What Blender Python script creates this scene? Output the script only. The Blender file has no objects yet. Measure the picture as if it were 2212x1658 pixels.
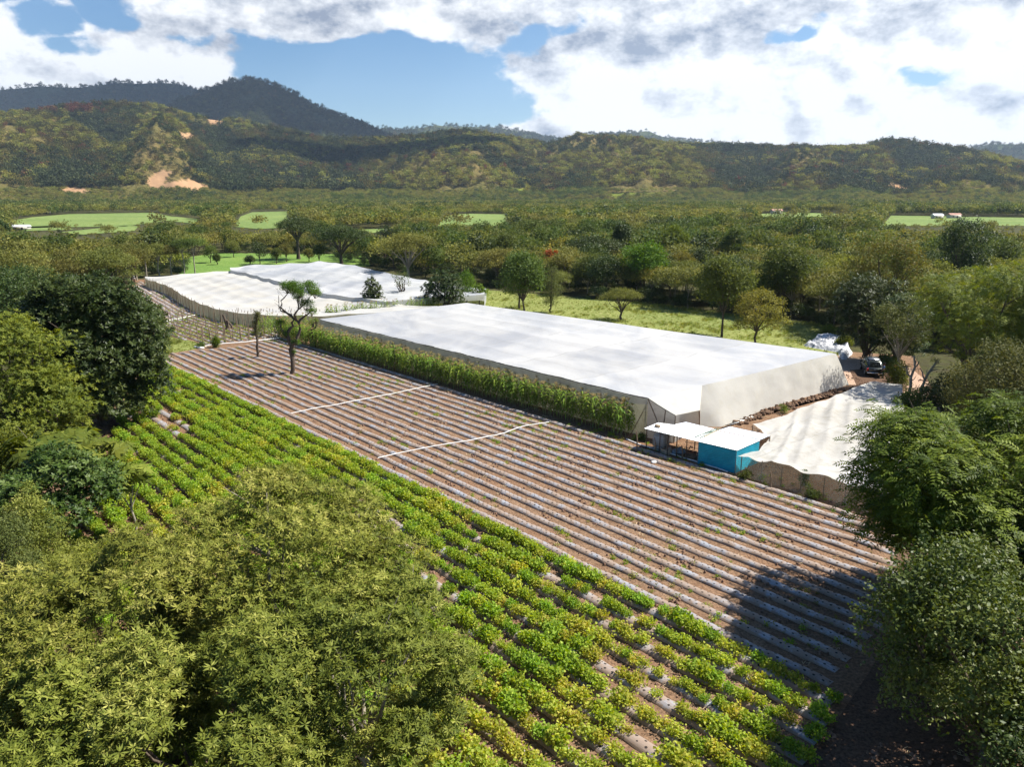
import bpy, math, random
import numpy as np
from mathutils import Vector
S = bpy.context.scene
COL = S.collection
R = math.radians
# ------------------------------------------------------------------ camera
H = 20.0; FP = 1682.0; PITCH = R(13.8)
CP, SP = math.cos(PITCH), math.sin(PITCH)
cam = bpy.data.cameras.new('camera'); camo = bpy.data.objects.new('camera', cam); COL.objects.link(camo)
camo.location = (0, 0, H); camo.rotation_euler = (R(90) - PITCH, 0, 0)
cam.sensor_width = 36; cam.lens = 36 * FP / 2212; cam.clip_start = .5; cam.clip_end = 30000
S.camera = camo; S.render.resolution_x = 1024; S.render.resolution_y = 768
# ------------------------------------------------------------------ sun, exposure
SUNV = Vector((5.4, 1.3, 7.6)).normalized()
sl = bpy.data.lights.new('sun', 'SUN'); sl.energy = 5.0; sl.angle = R(.53); sl.color = (1, .955, .87)
so = bpy.data.objects.new('sun', sl); COL.objects.link(so); so.rotation_euler = SUNV.to_track_quat('Z', 'Y').to_euler()
vs = S.view_settings; vs.view_transform = 'Standard'; vs.look = 'None'; vs.exposure = 1.0; vs.gamma = 1; vs.use_curve_mapping = False
S.render.engine = 'CYCLES'
cy = S.cycles; cy.max_bounces = 6; cy.diffuse_bounces = 2; cy.glossy_bounces = 2; cy.transmission_bounces = 4
cy.transparent_max_bounces = 12; cy.volume_bounces = 0; cy.use_denoising = True; cy.sample_clamp_indirect = 5
# ------------------------------------------------------------------ pixel <-> world helpers (2212 px wide photograph)
def ray(px, py):
    u = (px - 1106) / FP; v = (829 - py) / FP
    return np.array((u, CP + v * SP, -SP + v * CP))
def G(px, py, z=0.):
    d = ray(px, py); t = (z - H) / d[2]; return np.array((d[0] * t, d[1] * t, z))
def HZ(b, py):
    d = ray(1106, py); return H + b[1] * d[2] / d[1]
def PX(x, y, z):
    dz = z - H; dep = y * CP - dz * SP; up = y * SP + dz * CP
    return 1106 + FP * x / dep, 829 - FP * up / dep
def PPM(b, z=0):            # photo pixels per metre at b
    return FP / (b[1] * CP - (z - H) * SP)
def inpoly(x, y, poly):
    x = np.asarray(x, float); y = np.asarray(y, float); r = np.zeros(x.shape, bool); n = len(poly); j = n - 1
    for i in range(n):
        xi, yi = poly[i]; xj, yj = poly[j]
        c = ((yi > y) != (yj > y)) & (x < (xj - xi) * (y - yi) / ((yj - yi) or 1e-9) + xi)
        r ^= c; j = i
    return r
# ------------------------------------------------------------------ node helpers
class NT:
    def __init__(s, nt): s.t = nt; s.L = nt.links
    def n(s, ty, **k):
        o = s.t.nodes.new(ty)
        for a, b in k.items(): setattr(o, a, b)
        return o
    def set(s, sock, v):
        if isinstance(v, bpy.types.NodeSocket): s.L.new(v, sock)
        elif isinstance(v, bpy.types.Node): s.L.new(v.outputs[0], sock)
        elif v is not None: sock.default_value = v
    def m(s, op, a, b=None, c=None, clamp=False):
        o = s.n('ShaderNodeMath', operation=op); o.use_clamp = clamp
        for i, v in enumerate((a, b, c)):
            if v is not None: s.set(o.inputs[i], v)
        return o.outputs[0]
    def vm(s, op, a, b=None):
        o = s.n('ShaderNodeVectorMath', operation=op); s.set(o.inputs[0], a)
        if b is not None: s.set(o.inputs[1], b)
        return o.outputs[0]
    def noise(s, vec, scale, det=4, rough=.55, dist=0):
        o = s.n('ShaderNodeTexNoise'); s.set(o.inputs['Vector'], vec); s.set(o.inputs['Scale'], scale)
        o.inputs['Detail'].default_value = det; o.inputs['Roughness'].default_value = rough; o.inputs['Distortion'].default_value = dist
        return o.outputs['Fac']
    def ramp(s, f, stops, interp='LINEAR'):
        o = s.n('ShaderNodeValToRGB'); s.set(o.inputs[0], f); o.color_ramp.interpolation = interp
        e = o.color_ramp.elements
        while len(e) > 1: e.remove(e[-1])
        for i, (p, c) in enumerate(stops):
            q = e[0] if i == 0 else e.new(p)
            q.position = p; q.color = (*c, 1) if len(c) == 3 else c
        return o.outputs[0]
    def mix(s, f, a, b, mode='MIX'):
        o = s.n('ShaderNodeMix', data_type='RGBA', blend_type=mode); s.set(o.inputs[0], f)
        for k, v in ((6, a), (7, b)): s.set(o.inputs[k], (*v, 1) if isinstance(v, tuple) and len(v) == 3 else v)
        return o.outputs[2]
    def mr(s, v, a, b, c=0., d=1., kind='SMOOTHSTEP'):
        o = s.n('ShaderNodeMapRange', interpolation_type=kind); s.set(o.inputs[0], v)
        for i, q in enumerate((a, b, c, d)): s.set(o.inputs[i + 1], q)
        return o.outputs[0]
    def hsv(s, c, h=.5, sa=1., v=1.):
        o = s.n('ShaderNodeHueSaturation'); s.set(o.inputs['Hue'], h); s.set(o.inputs['Saturation'], sa); s.set(o.inputs['Value'], v)
        s.set(o.inputs['Color'], c); return o.outputs[0]
    def bump(s, h, st=.4, d=.1):
        o = s.n('ShaderNodeBump'); s.set(o.inputs['Height'], h); o.inputs['Strength'].default_value = st; o.inputs['Distance'].default_value = d
        return o.outputs[0]
def mat(name):
    m = bpy.data.materials.new(name); m.use_nodes = True; m.node_tree.nodes.clear(); return m, NT(m.node_tree)
def finish(t, sh):
    o = t.n('ShaderNodeOutputMaterial'); t.L.new(sh, o.inputs[0])
def princ(t, col, rough=.8, normal=None, metal=0., spec=.3, alpha=None):
    p = t.n('ShaderNodeBsdfPrincipled'); t.set(p.inputs['Base Color'], (*col, 1) if isinstance(col, tuple) and len(col) == 3 else col)
    t.set(p.inputs['Roughness'], rough); p.inputs['Metallic'].default_value = metal; p.inputs['Specular IOR Level'].default_value = spec
    if normal is not None: t.L.new(normal, p.inputs['Normal'])
    return p.outputs[0]
def mixs(t, f, a, b):
    o = t.n('ShaderNodeMixShader'); t.set(o.inputs[0], f); t.L.new(a, o.inputs[1]); t.L.new(b, o.inputs[2]); return o.outputs[0]
def simple(name, col, rough=.7, metal=0., nscale=0, var=.25, bump=0, spec=.3):
    m, t = mat(name); c = (*col, 1)
    nrm = None
    if nscale:
        g = t.n('ShaderNodeTexCoord').outputs['Object']; f = t.noise(g, nscale, 5, .6)
        c = t.hsv(c, .5, 1., t.mr(f, .3, .7, 1 - var, 1 + var))
        if bump: nrm = t.bump(f, bump, .05)
    finish(t, princ(t, c, rough, nrm, metal, spec)); return m
# ------------------------------------------------------------------ world: sky with cumulus
w = bpy.data.worlds.new('World'); S.world = w; w.use_nodes = True; w.node_tree.nodes.clear()
t = NT(w.node_tree)
sky = t.n('ShaderNodeTexSky', sky_type='NISHITA'); sky.sun_disc = False
sky.sun_elevation = math.asin(SUNV.z); sky.sun_rotation = math.atan2(SUNV.x, SUNV.y); sky.altitude = 900; sky.dust_density = .35; sky.ozone_density = 2.2
def azel(px, py):
    d = ray(px, py); return math.atan2(d[0], d[1]), math.atan2(d[2], math.hypot(d[0], d[1]))
dirv = t.n('ShaderNodeTexCoord').outputs['Generated']
sx = t.n('ShaderNodeSeparateXYZ'); t.L.new(dirv, sx.inputs[0])
az = t.m('ARCTAN2', sx.outputs[0], sx.outputs[1]); el = t.m('ARCSINE', sx.outputs[2])
cv = t.n('ShaderNodeCombineXYZ'); t.L.new(az, cv.inputs[0]); t.L.new(t.m('MULTIPLY', el, 1.55), cv.inputs[1]); cv.inputs[2].default_value = 3.7
cvec = cv.outputs[0]
wrp = t.n('ShaderNodeTexNoise'); t.set(wrp.inputs['Vector'], cvec); wrp.inputs['Scale'].default_value = 9; wrp.inputs['Detail'].default_value = 6
wv = t.vm('SUBTRACT', wrp.outputs['Color'], (.5, .5, .5))
wsep = t.n('ShaderNodeSeparateXYZ'); t.L.new(wv, wsep.inputs[0])
azw = t.m('MULTIPLY_ADD', wsep.outputs[0], .16, az); elw = t.m('MULTIPLY_ADD', wsep.outputs[1], .075, el)
def ell(px, py, rx, ry, soft=.55, warped=True):
    a, e = azel(px, py)
    X = t.m('DIVIDE', t.m('SUBTRACT', azw if warped else az, a), rx / FP); Y = t.m('DIVIDE', t.m('SUBTRACT', elw if warped else el, e), ry / FP)
    d = t.m('SQRT', t.m('ADD', t.m('MULTIPLY', X, X), t.m('MULTIPLY', Y, Y)))
    if not warped: return t.mr(d, 1 - soft * .5, 1 + soft * .5, 1., 0.)
    return t.m('MAXIMUM', t.m('MULTIPLY', t.m('SUBTRACT', 1, d), min(rx, ry) / 60), -2.)
def mx(*a):
    r = a[0]
    for b in a[1:]: r = t.m('MAXIMUM', r, b)
    return r
cover = mx(ell(130, 190, 330, 75, .25), ell(250, 110, 170, 70, .3), ell(30, 60, 190, 38, .5), ell(60, 130, 120, 40, .3), ell(420, 30, 330, 55, .5), ell(700, 20, 330, 62, .45),
           ell(1000, 25, 240, 75, .4), ell(1480, 40, 480, 90, .3), ell(1650, 240, 620, 150, .2), ell(1330, 190, 250, 90, .25), ell(2050, 110, 420, 200, .25), ell(1200, 225, 110, 55, .4),
           ell(640, 176, 60, 13, .9), ell(860, 255, 110, 16, .8), ell(420, 150, 110, 45, .5), ell(1000, 330, 1600, 22, .8), ell(520, 105, 60, 26, .9))
high = t.mr(el, .27, .5, 0., 1.)
fbm = t.noise(cvec, 13, 9, .6)
fine = t.noise(cvec, 30, 8, .62)
cov = t.m('ADD', cover, t.m('MULTIPLY', t.m('SUBTRACT', fbm, .5), 2.6))
holes = mx(ell(55, 55, 70, 24), ell(190, 25, 60, 26), ell(1715, 58, 50, 24), ell(2065, 168, 36, 12), ell(1150, 85, 80, 36), ell(820, 200, 280, 105), ell(130, 95, 60, 14))
cov = t.m('MINIMUM', cov, t.m('ADD', t.m('MULTIPLY', holes, -1.6), t.m('MULTIPLY', t.m('SUBTRACT', fbm, .5), 2.)))
base = t.m('MULTIPLY', t.mr(cov, -.12, .22), t.m('SUBTRACT', 1, high))
# relief: brighter where the billow faces the sun (upper right)
off = t.vm('ADD', cvec, (.018, .03, 0))
rel = t.m('SUBTRACT', t.noise(cvec, 11, 9, .62), t.noise(off, 11, 9, .62))
grey = mx(ell(600, 40, 360, 60, 1.2, False), ell(1420, 50, 460, 75, 1.2, False), t.m('MULTIPLY', ell(1900, 70, 170, 40, 1.2, False), .6), t.m('MULTIPLY', ell(1720, 230, 110, 55, 1.2, False), .4), t.m('MULTIPLY', ell(80, 20, 160, 40, 1., False), .5))
shade = t.m('ADD', 1.02, t.m('MULTIPLY', rel, 2.1))
shade = t.m('SUBTRACT', shade, t.m('MULTIPLY', grey, t.m('ADD', .04, t.m('MULTIPLY', fbm, .62))))
shade = t.m('ADD', shade, t.m('MULTIPLY', t.m('SUBTRACT', fine, .5), .16))
ccol = t.mix(t.mr(shade, .4, .95, 0., 1., 'LINEAR'), (.17, .20, .26), (.60, .61, .62))
bgs = t.n('ShaderNodeBackground'); bgs.inputs[1].default_value = .066
t.L.new(t.hsv(sky.outputs[0], .5, 1.25, 1.), bgs.inputs[0])
bgc = t.n('ShaderNodeBackground'); t.L.new(ccol, bgc.inputs[0]); bgc.inputs[1].default_value = 1.0
mo = t.n('ShaderNodeMixShader'); t.L.new(base, mo.inputs[0]); t.L.new(bgs.outputs[0], mo.inputs[1]); t.L.new(bgc.outputs[0], mo.inputs[2])
wo = t.n('ShaderNodeOutputWorld'); t.L.new(mo.outputs[0], wo.inputs[0])
# ------------------------------------------------------------------ object helpers
def tag(o, label=None, cat=None, group=None, kind=None):
    for k, v in (('label', label), ('category', cat), ('group', group), ('kind', kind)):
        if v: o[k] = v
    return o
def empty(name, loc=(0, 0, 0), rz=0.):
    o = bpy.data.objects.new(name, None); o.location = [float(c) for c in loc]; o.rotation_euler = (0, 0, rz); o.empty_display_size = .3
    COL.objects.link(o); return o
class Geo:
    """collects polygons with numpy; every face has a random value 'rnd' and a material index"""
    def __init__(s): s.V = []; s.F = []; s.n = 0; s.UV = None
    def add(s, V, F, mi=0, rnd=None):
        V = np.asarray(V, float).reshape(-1, 3); F = np.asarray(F, int)
        if len(F) == 0: return s
        s.V.append(V)
        if rnd is None: rnd = np.full(len(F), .5)
        s.F.append((F + s.n, np.full(len(F), mi), np.asarray(rnd, float))); s.n += len(V); return s
    def box(s, c, d, rz=0., mi=0, taper=1.):
        x, y, z = np.array(d) / 2; V = np.array([(a * x * (taper if k > 0 else 1), b * y * (taper if k > 0 else 1), k * z) for k in (-1, 1) for a, b in ((-1, -1), (1, -1), (1, 1), (-1, 1))])
        cz, sz = math.cos(rz), math.sin(rz); V[:, :2] = V[:, :2] @ np.array([[cz, sz], [-sz, cz]]); V += np.array(c)
        return s.add(V, [(3, 2, 1, 0), (4, 5, 6, 7), (0, 1, 5, 4), (1, 2, 6, 5), (2, 3, 7, 6), (3, 0, 4, 7)], mi)
    def tube(s, P, rad, k=6, mi=0, caps=True):
        P = np.asarray(P, float); n = len(P); rad = np.broadcast_to(np.asarray(rad, float), (n,))
        T = np.gradient(P, axis=0); T /= np.linalg.norm(T, axis=1)[:, None] + 1e-9
        a = np.array((0, 0, 1.)) if abs(T[0][2]) < .9 else np.array((1., 0, 0))
        U = np.cross(T, a); U /= np.linalg.norm(U, axis=1)[:, None] + 1e-9; W = np.cross(T, U)
        th = np.linspace(0, 2 * math.pi, k, endpoint=False)
        V = P[:, None] + rad[:, None, None] * (np.cos(th)[None, :, None] * U[:, None] + np.sin(th)[None, :, None] * W[:, None])
        i = np.arange(n - 1)[:, None] * k; j = np.arange(k)[None]; j2 = (j + 1) % k
        F = np.stack([i + j, i + j2, i + k + j2, i + k + j], -1).reshape(-1, 4)
        s.add(V.reshape(-1, 3), F, mi)
        if caps:
            c0 = V[0].mean(0); c1 = V[-1].mean(0)
            for ring, c, fl in ((V[0], c0, 1), (V[-1], c1, 0)):
                q = np.arange(k); F = np.stack([q, (q + 1) % k, np.full(k, k)], -1)
                s.add(np.vstack([ring, c]), F[:, ::-1] if not fl else F, mi)
        return s
    def blob(s, c, r, mi=0, seed=0, amp=.15, nu=10, nv=7):
        rg = np.random.default_rng(seed); th = np.linspace(0, 2 * math.pi, nu, endpoint=False); ph = np.linspace(.12, math.pi - .12, nv)
        P, Q = np.meshgrid(ph, th, indexing='ij'); D = np.stack([np.sin(P) * np.cos(Q), np.sin(P) * np.sin(Q), np.cos(P)], -1)
        k = rg.normal(size=(4, 3)) * 2; am = 1 + amp * np.sin(D @ k.T + rg.uniform(0, 6, 4)).sum(-1)[..., None] * .5
        V = np.array(c) + D * am * np.array(r); i = np.arange(nv - 1)[:, None] * nu; j = np.arange(nu)[None]; j2 = (j + 1) % nu
        F = np.stack([i + j, i + nu + j, i + nu + j2, i + j2], -1).reshape(-1, 4); s.add(V.reshape(-1, 3), F, mi)
        top = V[0].mean(0); bot = V[-1].mean(0); q = np.arange(nu)
        s.add(np.vstack([V[0], top]), np.stack([q, (q + 1) % nu, np.full(nu, nu)], -1), mi)
        s.add(np.vstack([V[-1], bot]), np.stack([(q + 1) % nu, q, np.full(nu, nu)], -1), mi); return s
    def grid(s, V, mi=0, uv=None):
        a, b = V.shape[:2]; i = np.arange(a - 1)[:, None] * b; j = np.arange(b - 1)[None]
        F = np.stack([i + j, i + j + 1, i + b + j + 1, i + b + j], -1).reshape(-1, 4); return s.add(V.reshape(-1, 3), F, mi)
    def obj(s, name, mats, parent=None, smooth=False, loc=None, link=True, uv=None, vattr=None):
        me = bpy.data.meshes.new(name); V = np.vstack(s.V); me.vertices.add(len(V)); me.vertices.foreach_set('co', V.ravel())
        lv = []; ls = []; mi = []; rn = []; pos = 0
        for F, m_, r_ in s.F:
            k = F.shape[1]; lv.append(F.ravel()); ls.append(pos + np.arange(len(F)) * k); pos += F.size; mi.append(m_); rn.append(r_)
        lv = np.concatenate(lv); ls = np.concatenate(ls); mi = np.concatenate(mi); rn = np.concatenate(rn)
        me.loops.add(len(lv)); me.loops.foreach_set('vertex_index', lv); me.polygons.add(len(ls)); me.polygons.foreach_set('loop_start', ls)
        me.polygons.foreach_set('material_index', mi); me.update(calc_edges=True)
        a = me.attributes.new('rnd', 'FLOAT', 'FACE'); a.data.foreach_set('value', rn)
        if vattr:
            for nm, arr in vattr.items():
                q = me.attributes.new(nm, 'FLOAT', 'POINT'); q.data.foreach_set('value', np.asarray(arr, float).ravel())
        if uv is not None:
            l = me.uv_layers.new(name='UVMap'); l.data.foreach_set('uv', np.asarray(uv, float)[lv].ravel())
        if smooth: me.polygons.foreach_set('use_smooth', np.ones(len(ls), bool))
        for m_ in (mats if isinstance(mats, (list, tuple)) else [mats]): me.materials.append(m_)
        me.validate()
        o = bpy.data.objects.new(name, me)
        if link: COL.objects.link(o)
        if parent is not None: o.parent = parent
        if loc is not None: o.location = [float(c) for c in loc]
        return o
def copy_tree(o, parent=None):
    c = o.copy(); COL.objects.link(c); c.parent = parent
    for ch in list(o.children): copy_tree(ch, c)
    return c
def scatter(name, pts, rz, sc, vi, sources, tilt=None):
    """one stuff object: instances of unlinked source meshes on a point cloud"""
    me = bpy.data.meshes.new(name); n = len(pts); me.vertices.add(n); me.vertices.foreach_set('co', np.asarray(pts, float).ravel())
    rot = np.zeros((n, 3)); rot[:, 2] = rz
    if tilt is not None: rot[:, :2] = tilt
    sc = np.asarray(sc, float); sc = np.repeat(sc[:, None], 3, 1) if sc.ndim == 1 else sc
    for nm, arr in (('rot', rot), ('scl', sc)):
        a = me.attributes.new(nm, 'FLOAT_VECTOR', 'POINT'); a.data.foreach_set('vector', arr.ravel())
    a = me.attributes.new('vi', 'INT', 'POINT'); a.data.foreach_set('value', np.asarray(vi, np.int32))
    o = bpy.data.objects.new(name, me); COL.objects.link(o)
    ng = bpy.data.node_groups.new(name, 'GeometryNodeTree')
    ng.interface.new_socket('Geometry', in_out='INPUT', socket_type='NodeSocketGeometry'); ng.interface.new_socket('Geometry', in_out='OUTPUT', socket_type='NodeSocketGeometry')
    N = ng.nodes; L = ng.links; gi = N.new('NodeGroupInput'); go = N.new('NodeGroupOutput'); jn = N.new('GeometryNodeJoinGeometry')
    def at(nm, ty):
        q = N.new('GeometryNodeInputNamedAttribute'); q.data_type = ty; q.inputs[0].default_value = nm; return q.outputs[0]
    ra = at('rot', 'FLOAT_VECTOR'); sa = at('scl', 'FLOAT_VECTOR'); va = at('vi', 'INT')
    er = N.new('FunctionNodeEulerToRotation'); L.new(ra, er.inputs[0])
    for k, src in enumerate(sources):
        oi = N.new('GeometryNodeObjectInfo'); oi.inputs['Object'].default_value = src; oi.inputs['As Instance'].default_value = True
        ip = N.new('GeometryNodeInstanceOnPoints'); cm = N.new('FunctionNodeCompare'); cm.data_type = 'INT'; cm.operation = 'EQUAL'
        ia = [i for i in cm.inputs if i.type == 'INT' and i.enabled]
        L.new(va, ia[0]); ia[1].default_value = k
        L.new(gi.outputs[0], ip.inputs['Points']); L.new(cm.outputs[0], ip.inputs['Selection']); L.new(oi.outputs['Geometry'], ip.inputs['Instance'])
        L.new(er.outputs[0], ip.inputs['Rotation']); L.new(sa, ip.inputs['Scale']); L.new(ip.outputs[0], jn.inputs[0])
    L.new(jn.outputs[0], go.inputs[0])
    md = o.modifiers.new('scatter', 'NODES'); md.node_group = ng
    return o
# ------------------------------------------------------------------ smooth noise for heights
def vnoise(x, y, seed=0):
    xi = np.floor(x).astype(np.int64); yi = np.floor(y).astype(np.int64); fx = x - xi; fy = y - yi
    fx = fx * fx * (3 - 2 * fx); fy = fy * fy * (3 - 2 * fy)
    def h(a, b):
        q = (a * 374761393 + b * 668265263 + seed * 1442695041) & 0xffffffff; q = ((q ^ (q >> 13)) * 1274126177) & 0xffffffff
        return ((q ^ (q >> 16)) & 0xffff) / 65535.
    return (h(xi, yi) * (1 - fx) + h(xi + 1, yi) * fx) * (1 - fy) + (h(xi, yi + 1) * (1 - fx) + h(xi + 1, yi + 1) * fx) * fy
def fbmn(x, y, o=4, seed=0):
    r = 0; a = .5; s_ = 0
    for i in range(o): r = r + a * vnoise(x * 2 ** i, y * 2 ** i, seed + i); s_ += a; a *= .5
    return r / s_
# ================================================================== materials
def objinfo(t): return t.n('ShaderNodeObjectInfo').outputs['Random']
def attr(t, nm): 
    a = t.n('ShaderNodeAttribute'); a.attribute_name = nm; return a.outputs['Fac']
def leafmat(name, stops, trans=.32, ov=.18, hv=.02, rough=.6, spec=.14, sat=1.):
    m, t = mat(name); r = attr(t, 'rnd'); n = len(stops)
    c = t.ramp(r, [(i / (n - 1), s) for i, s in enumerate(stops)])
    o = objinfo(t); o2 = t.m('FRACT', t.m('MULTIPLY', o, 7.31))
    c = t.hsv(c, t.m('ADD', .5, t.m('MULTIPLY', t.m('SUBTRACT', o2, .5), hv * 2)), sat, t.m('ADD', 1 - ov, t.m('MULTIPLY', o, ov * 2)))
    p = princ(t, c, rough, None, 0, spec); tr = t.n('ShaderNodeBsdfTranslucent'); t.L.new(t.hsv(c, .485, 1.15, 1.5), tr.inputs[0])
    finish(t, mixs(t, trans, p, tr.outputs[0])); return m
M = {}
M['olive'] = leafmat('leaf_olive', [(.068, .076, .020), (.12, .128, .031), (.18, .183, .044), (.27, .26, .075)])
M['olive2'] = leafmat('leaf_olive_yellow', [(.070, .082, .018), (.14, .150, .028), (.225, .225, .044), (.34, .31, .09)])
M['green'] = leafmat('leaf_green', [(.040, .062, .016), (.078, .108, .024), (.135, .165, .038)])
M['dark'] = leafmat('leaf_dark', [(.016, .030, .007), (.030, .050, .010), (.058, .082, .018), (.11, .13, .035)], trans=.2, spec=.22, rough=.5)
M['yellow'] = leafmat('leaf_yellow_green', [(.050, .072, .012), (.115, .145, .020), (.23, .245, .038)], trans=.3)
M['bright'] = leafmat('leaf_bright', [(.05, .09, .012), (.10, .16, .02), (.19, .25, .035)], trans=.32)
M['glossy'] = leafmat('leaf_glossy', [(.022, .042, .007), (.042, .070, .010), (.080, .115, .018), (.16, .19, .05)], trans=.2, spec=.25, rough=.5)
M['rust'] = leafmat('leaf_rust', [(.055, .075, .018), (.10, .12, .026), (.15, .11, .03), (.15, .17, .045)])
M['hill'] = leafmat('leaf_hill', [(.050, .052, .015), (.098, .092, .024), (.160, .138, .040)], ov=.45, hv=.045, trans=.2, spec=.05)
M['redleaf'] = leafmat('leaf_red', [(.08, .045, .025), (.16, .06, .035), (.12, .10, .03)], ov=.3, trans=.2, spec=.05)
M['conifer'] = leafmat('leaf_conifer', [(.026, .040, .018), (.048, .062, .024), (.080, .092, .034)], ov=.35, hv=.02, trans=.12, spec=.05)
M['bark'] = simple('bark', (.10, .075, .055), .9, nscale=6, var=.4, bump=.6)
M['barkpale'] = simple('bark_pale', (.30, .26, .20), .9, nscale=7, var=.35, bump=.5)
M['wood'] = simple('weathered_wood', (.22, .16, .11), .85, nscale=9, var=.35, bump=.3)
M['plank'] = simple('sawn_plank', (.52, .40, .27), .75, nscale=9, var=.2)
M['pvc'] = simple('white_pvc', (.80, .79, .76), .4, nscale=3, var=.08)
# soil ------------------------------------------------------------
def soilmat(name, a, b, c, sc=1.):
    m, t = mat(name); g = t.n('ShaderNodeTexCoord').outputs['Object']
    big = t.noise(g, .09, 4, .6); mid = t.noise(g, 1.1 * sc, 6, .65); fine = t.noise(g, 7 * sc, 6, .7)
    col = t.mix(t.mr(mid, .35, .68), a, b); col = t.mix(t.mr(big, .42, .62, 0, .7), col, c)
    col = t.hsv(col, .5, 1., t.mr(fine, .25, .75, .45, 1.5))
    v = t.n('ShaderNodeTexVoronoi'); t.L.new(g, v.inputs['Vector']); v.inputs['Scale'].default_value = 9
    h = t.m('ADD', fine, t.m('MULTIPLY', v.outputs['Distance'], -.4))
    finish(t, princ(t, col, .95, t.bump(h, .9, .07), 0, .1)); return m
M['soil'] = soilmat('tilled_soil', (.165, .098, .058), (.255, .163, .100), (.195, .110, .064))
M['soildark'] = soilmat('dark_soil', (.085, .052, .034), (.15, .095, .063), (.12, .07, .045))  # darker soil colour, also used for the painted headland shade
M['path'] = soilmat('dirt_track', (.40, .27, .19), (.50, .36, .26), (.42, .28, .20))
m, t = mat('forest_floor'); g = t.n('ShaderNodeTexCoord').outputs['Object']
n1 = t.noise(g, .02, 5, .6); n2 = t.noise(g, .6, 5, .65)
finish(t, princ(t, t.mix(t.mr(n2, .35, .65), t.mix(t.mr(n1, .4, .6), (.055, .058, .02), (.085, .085, .028)), (.05, .045, .022)), .95, t.bump(n2, .8, .4), 0, .1)); M['floor'] = m
def grassmat(name, a, b, c, s1=.05, s2=1.5, stripe=None):
    m, t = mat(name); g = t.n('ShaderNodeTexCoord').outputs['Object']
    n1 = t.noise(g, s1, 4, .6); n2 = t.noise(g, s2, 6, .7); col = t.mix(t.mr(n1, .35, .65), a, b); col = t.mix(t.mr(n2, .45, .75), col, c)
    finish(t, princ(t, t.hsv(col, .5, 1., t.mr(n2, .3, .7, .8, 1.2)), .9, t.bump(n2, .7, .15), 0, .1)); return m
M['grass'] = grassmat('meadow_grass', (.15, .185, .045), (.20, .22, .055), (.26, .24, .11))
M['pasture'] = grassmat('green_crop', (.10, .185, .032), (.14, .22, .042), (.19, .24, .08))
M['farfield'] = grassmat('cane_field', (.12, .18, .045), (.17, .225, .06), (.21, .235, .09), .01, .3)
M['straw'] = grassmat('dry_field', (.24, .20, .08), (.29, .21, .10), (.22, .21, .07), .02, .4)
# silver plastic mulch: planting holes and dust -------------------
m, t = mat('silver_mulch_film'); uv = t.n('ShaderNodeUVMap').outputs[0]; sp = t.n('ShaderNodeSeparateXYZ'); t.L.new(uv, sp.inputs[0])
u, v = sp.outputs[0], sp.outputs[1]; g = t.n('ShaderNodeTexCoord').outputs['Object']
def holerow(v0, ph):
    du = t.m('SUBTRACT', t.m('FRACT', t.m('ADD', t.m('DIVIDE', u, .42), ph)), .5); du = t.m('MULTIPLY', du, .42); dv = t.m('MULTIPLY', t.m('SUBTRACT', v, v0), .72)
    return t.m('LESS_THAN', t.m('ADD', t.m('MULTIPLY', du, du), t.m('MULTIPLY', dv, dv)), t.m('POWER', t.m('MAXIMUM', t.m('ADD', -.006, t.m('MULTIPLY', t.noise(g, 1.9, 3), .125)), .0), 2.))
hole = t.m('MAXIMUM', holerow(.31, 0.), holerow(.69, .5))
wr = t.noise(t.vm('MULTIPLY', uv, (1.2, 9, 1)), 1., 5, .65); du_ = t.noise(g, .9, 6, .65); d2 = t.noise(g, 5, 5, .7)
film = t.mix(t.mr(wr, .3, .7), (.20, .21, .235), (.40, .405, .43))
edge = t.m('ABSOLUTE', t.m('SUBTRACT', v, .5))
dust = t.m('ADD', t.mr(t.m('ADD', du_, t.m('MULTIPLY', d2, .35)), .50, .76, 0., .9), t.mr(t.m('ADD', edge, t.m('MULTIPLY', t.m('SUBTRACT', d2, .5), .3)), .36, .52))
dust = t.m('MINIMUM', dust, 1.)
filmc = t.mix(dust, film, (.27, .19, .135)); filmc = t.mix(hole, filmc, (.025, .017, .012))
finish(t, princ(t, filmc, t.mr(dust, 0, 1, .42, .9), t.bump(t.m('ADD', wr, t.m('MULTIPLY', hole, -.5)), .5, .04), 0., .5)); M['mulch'] = m
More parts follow.
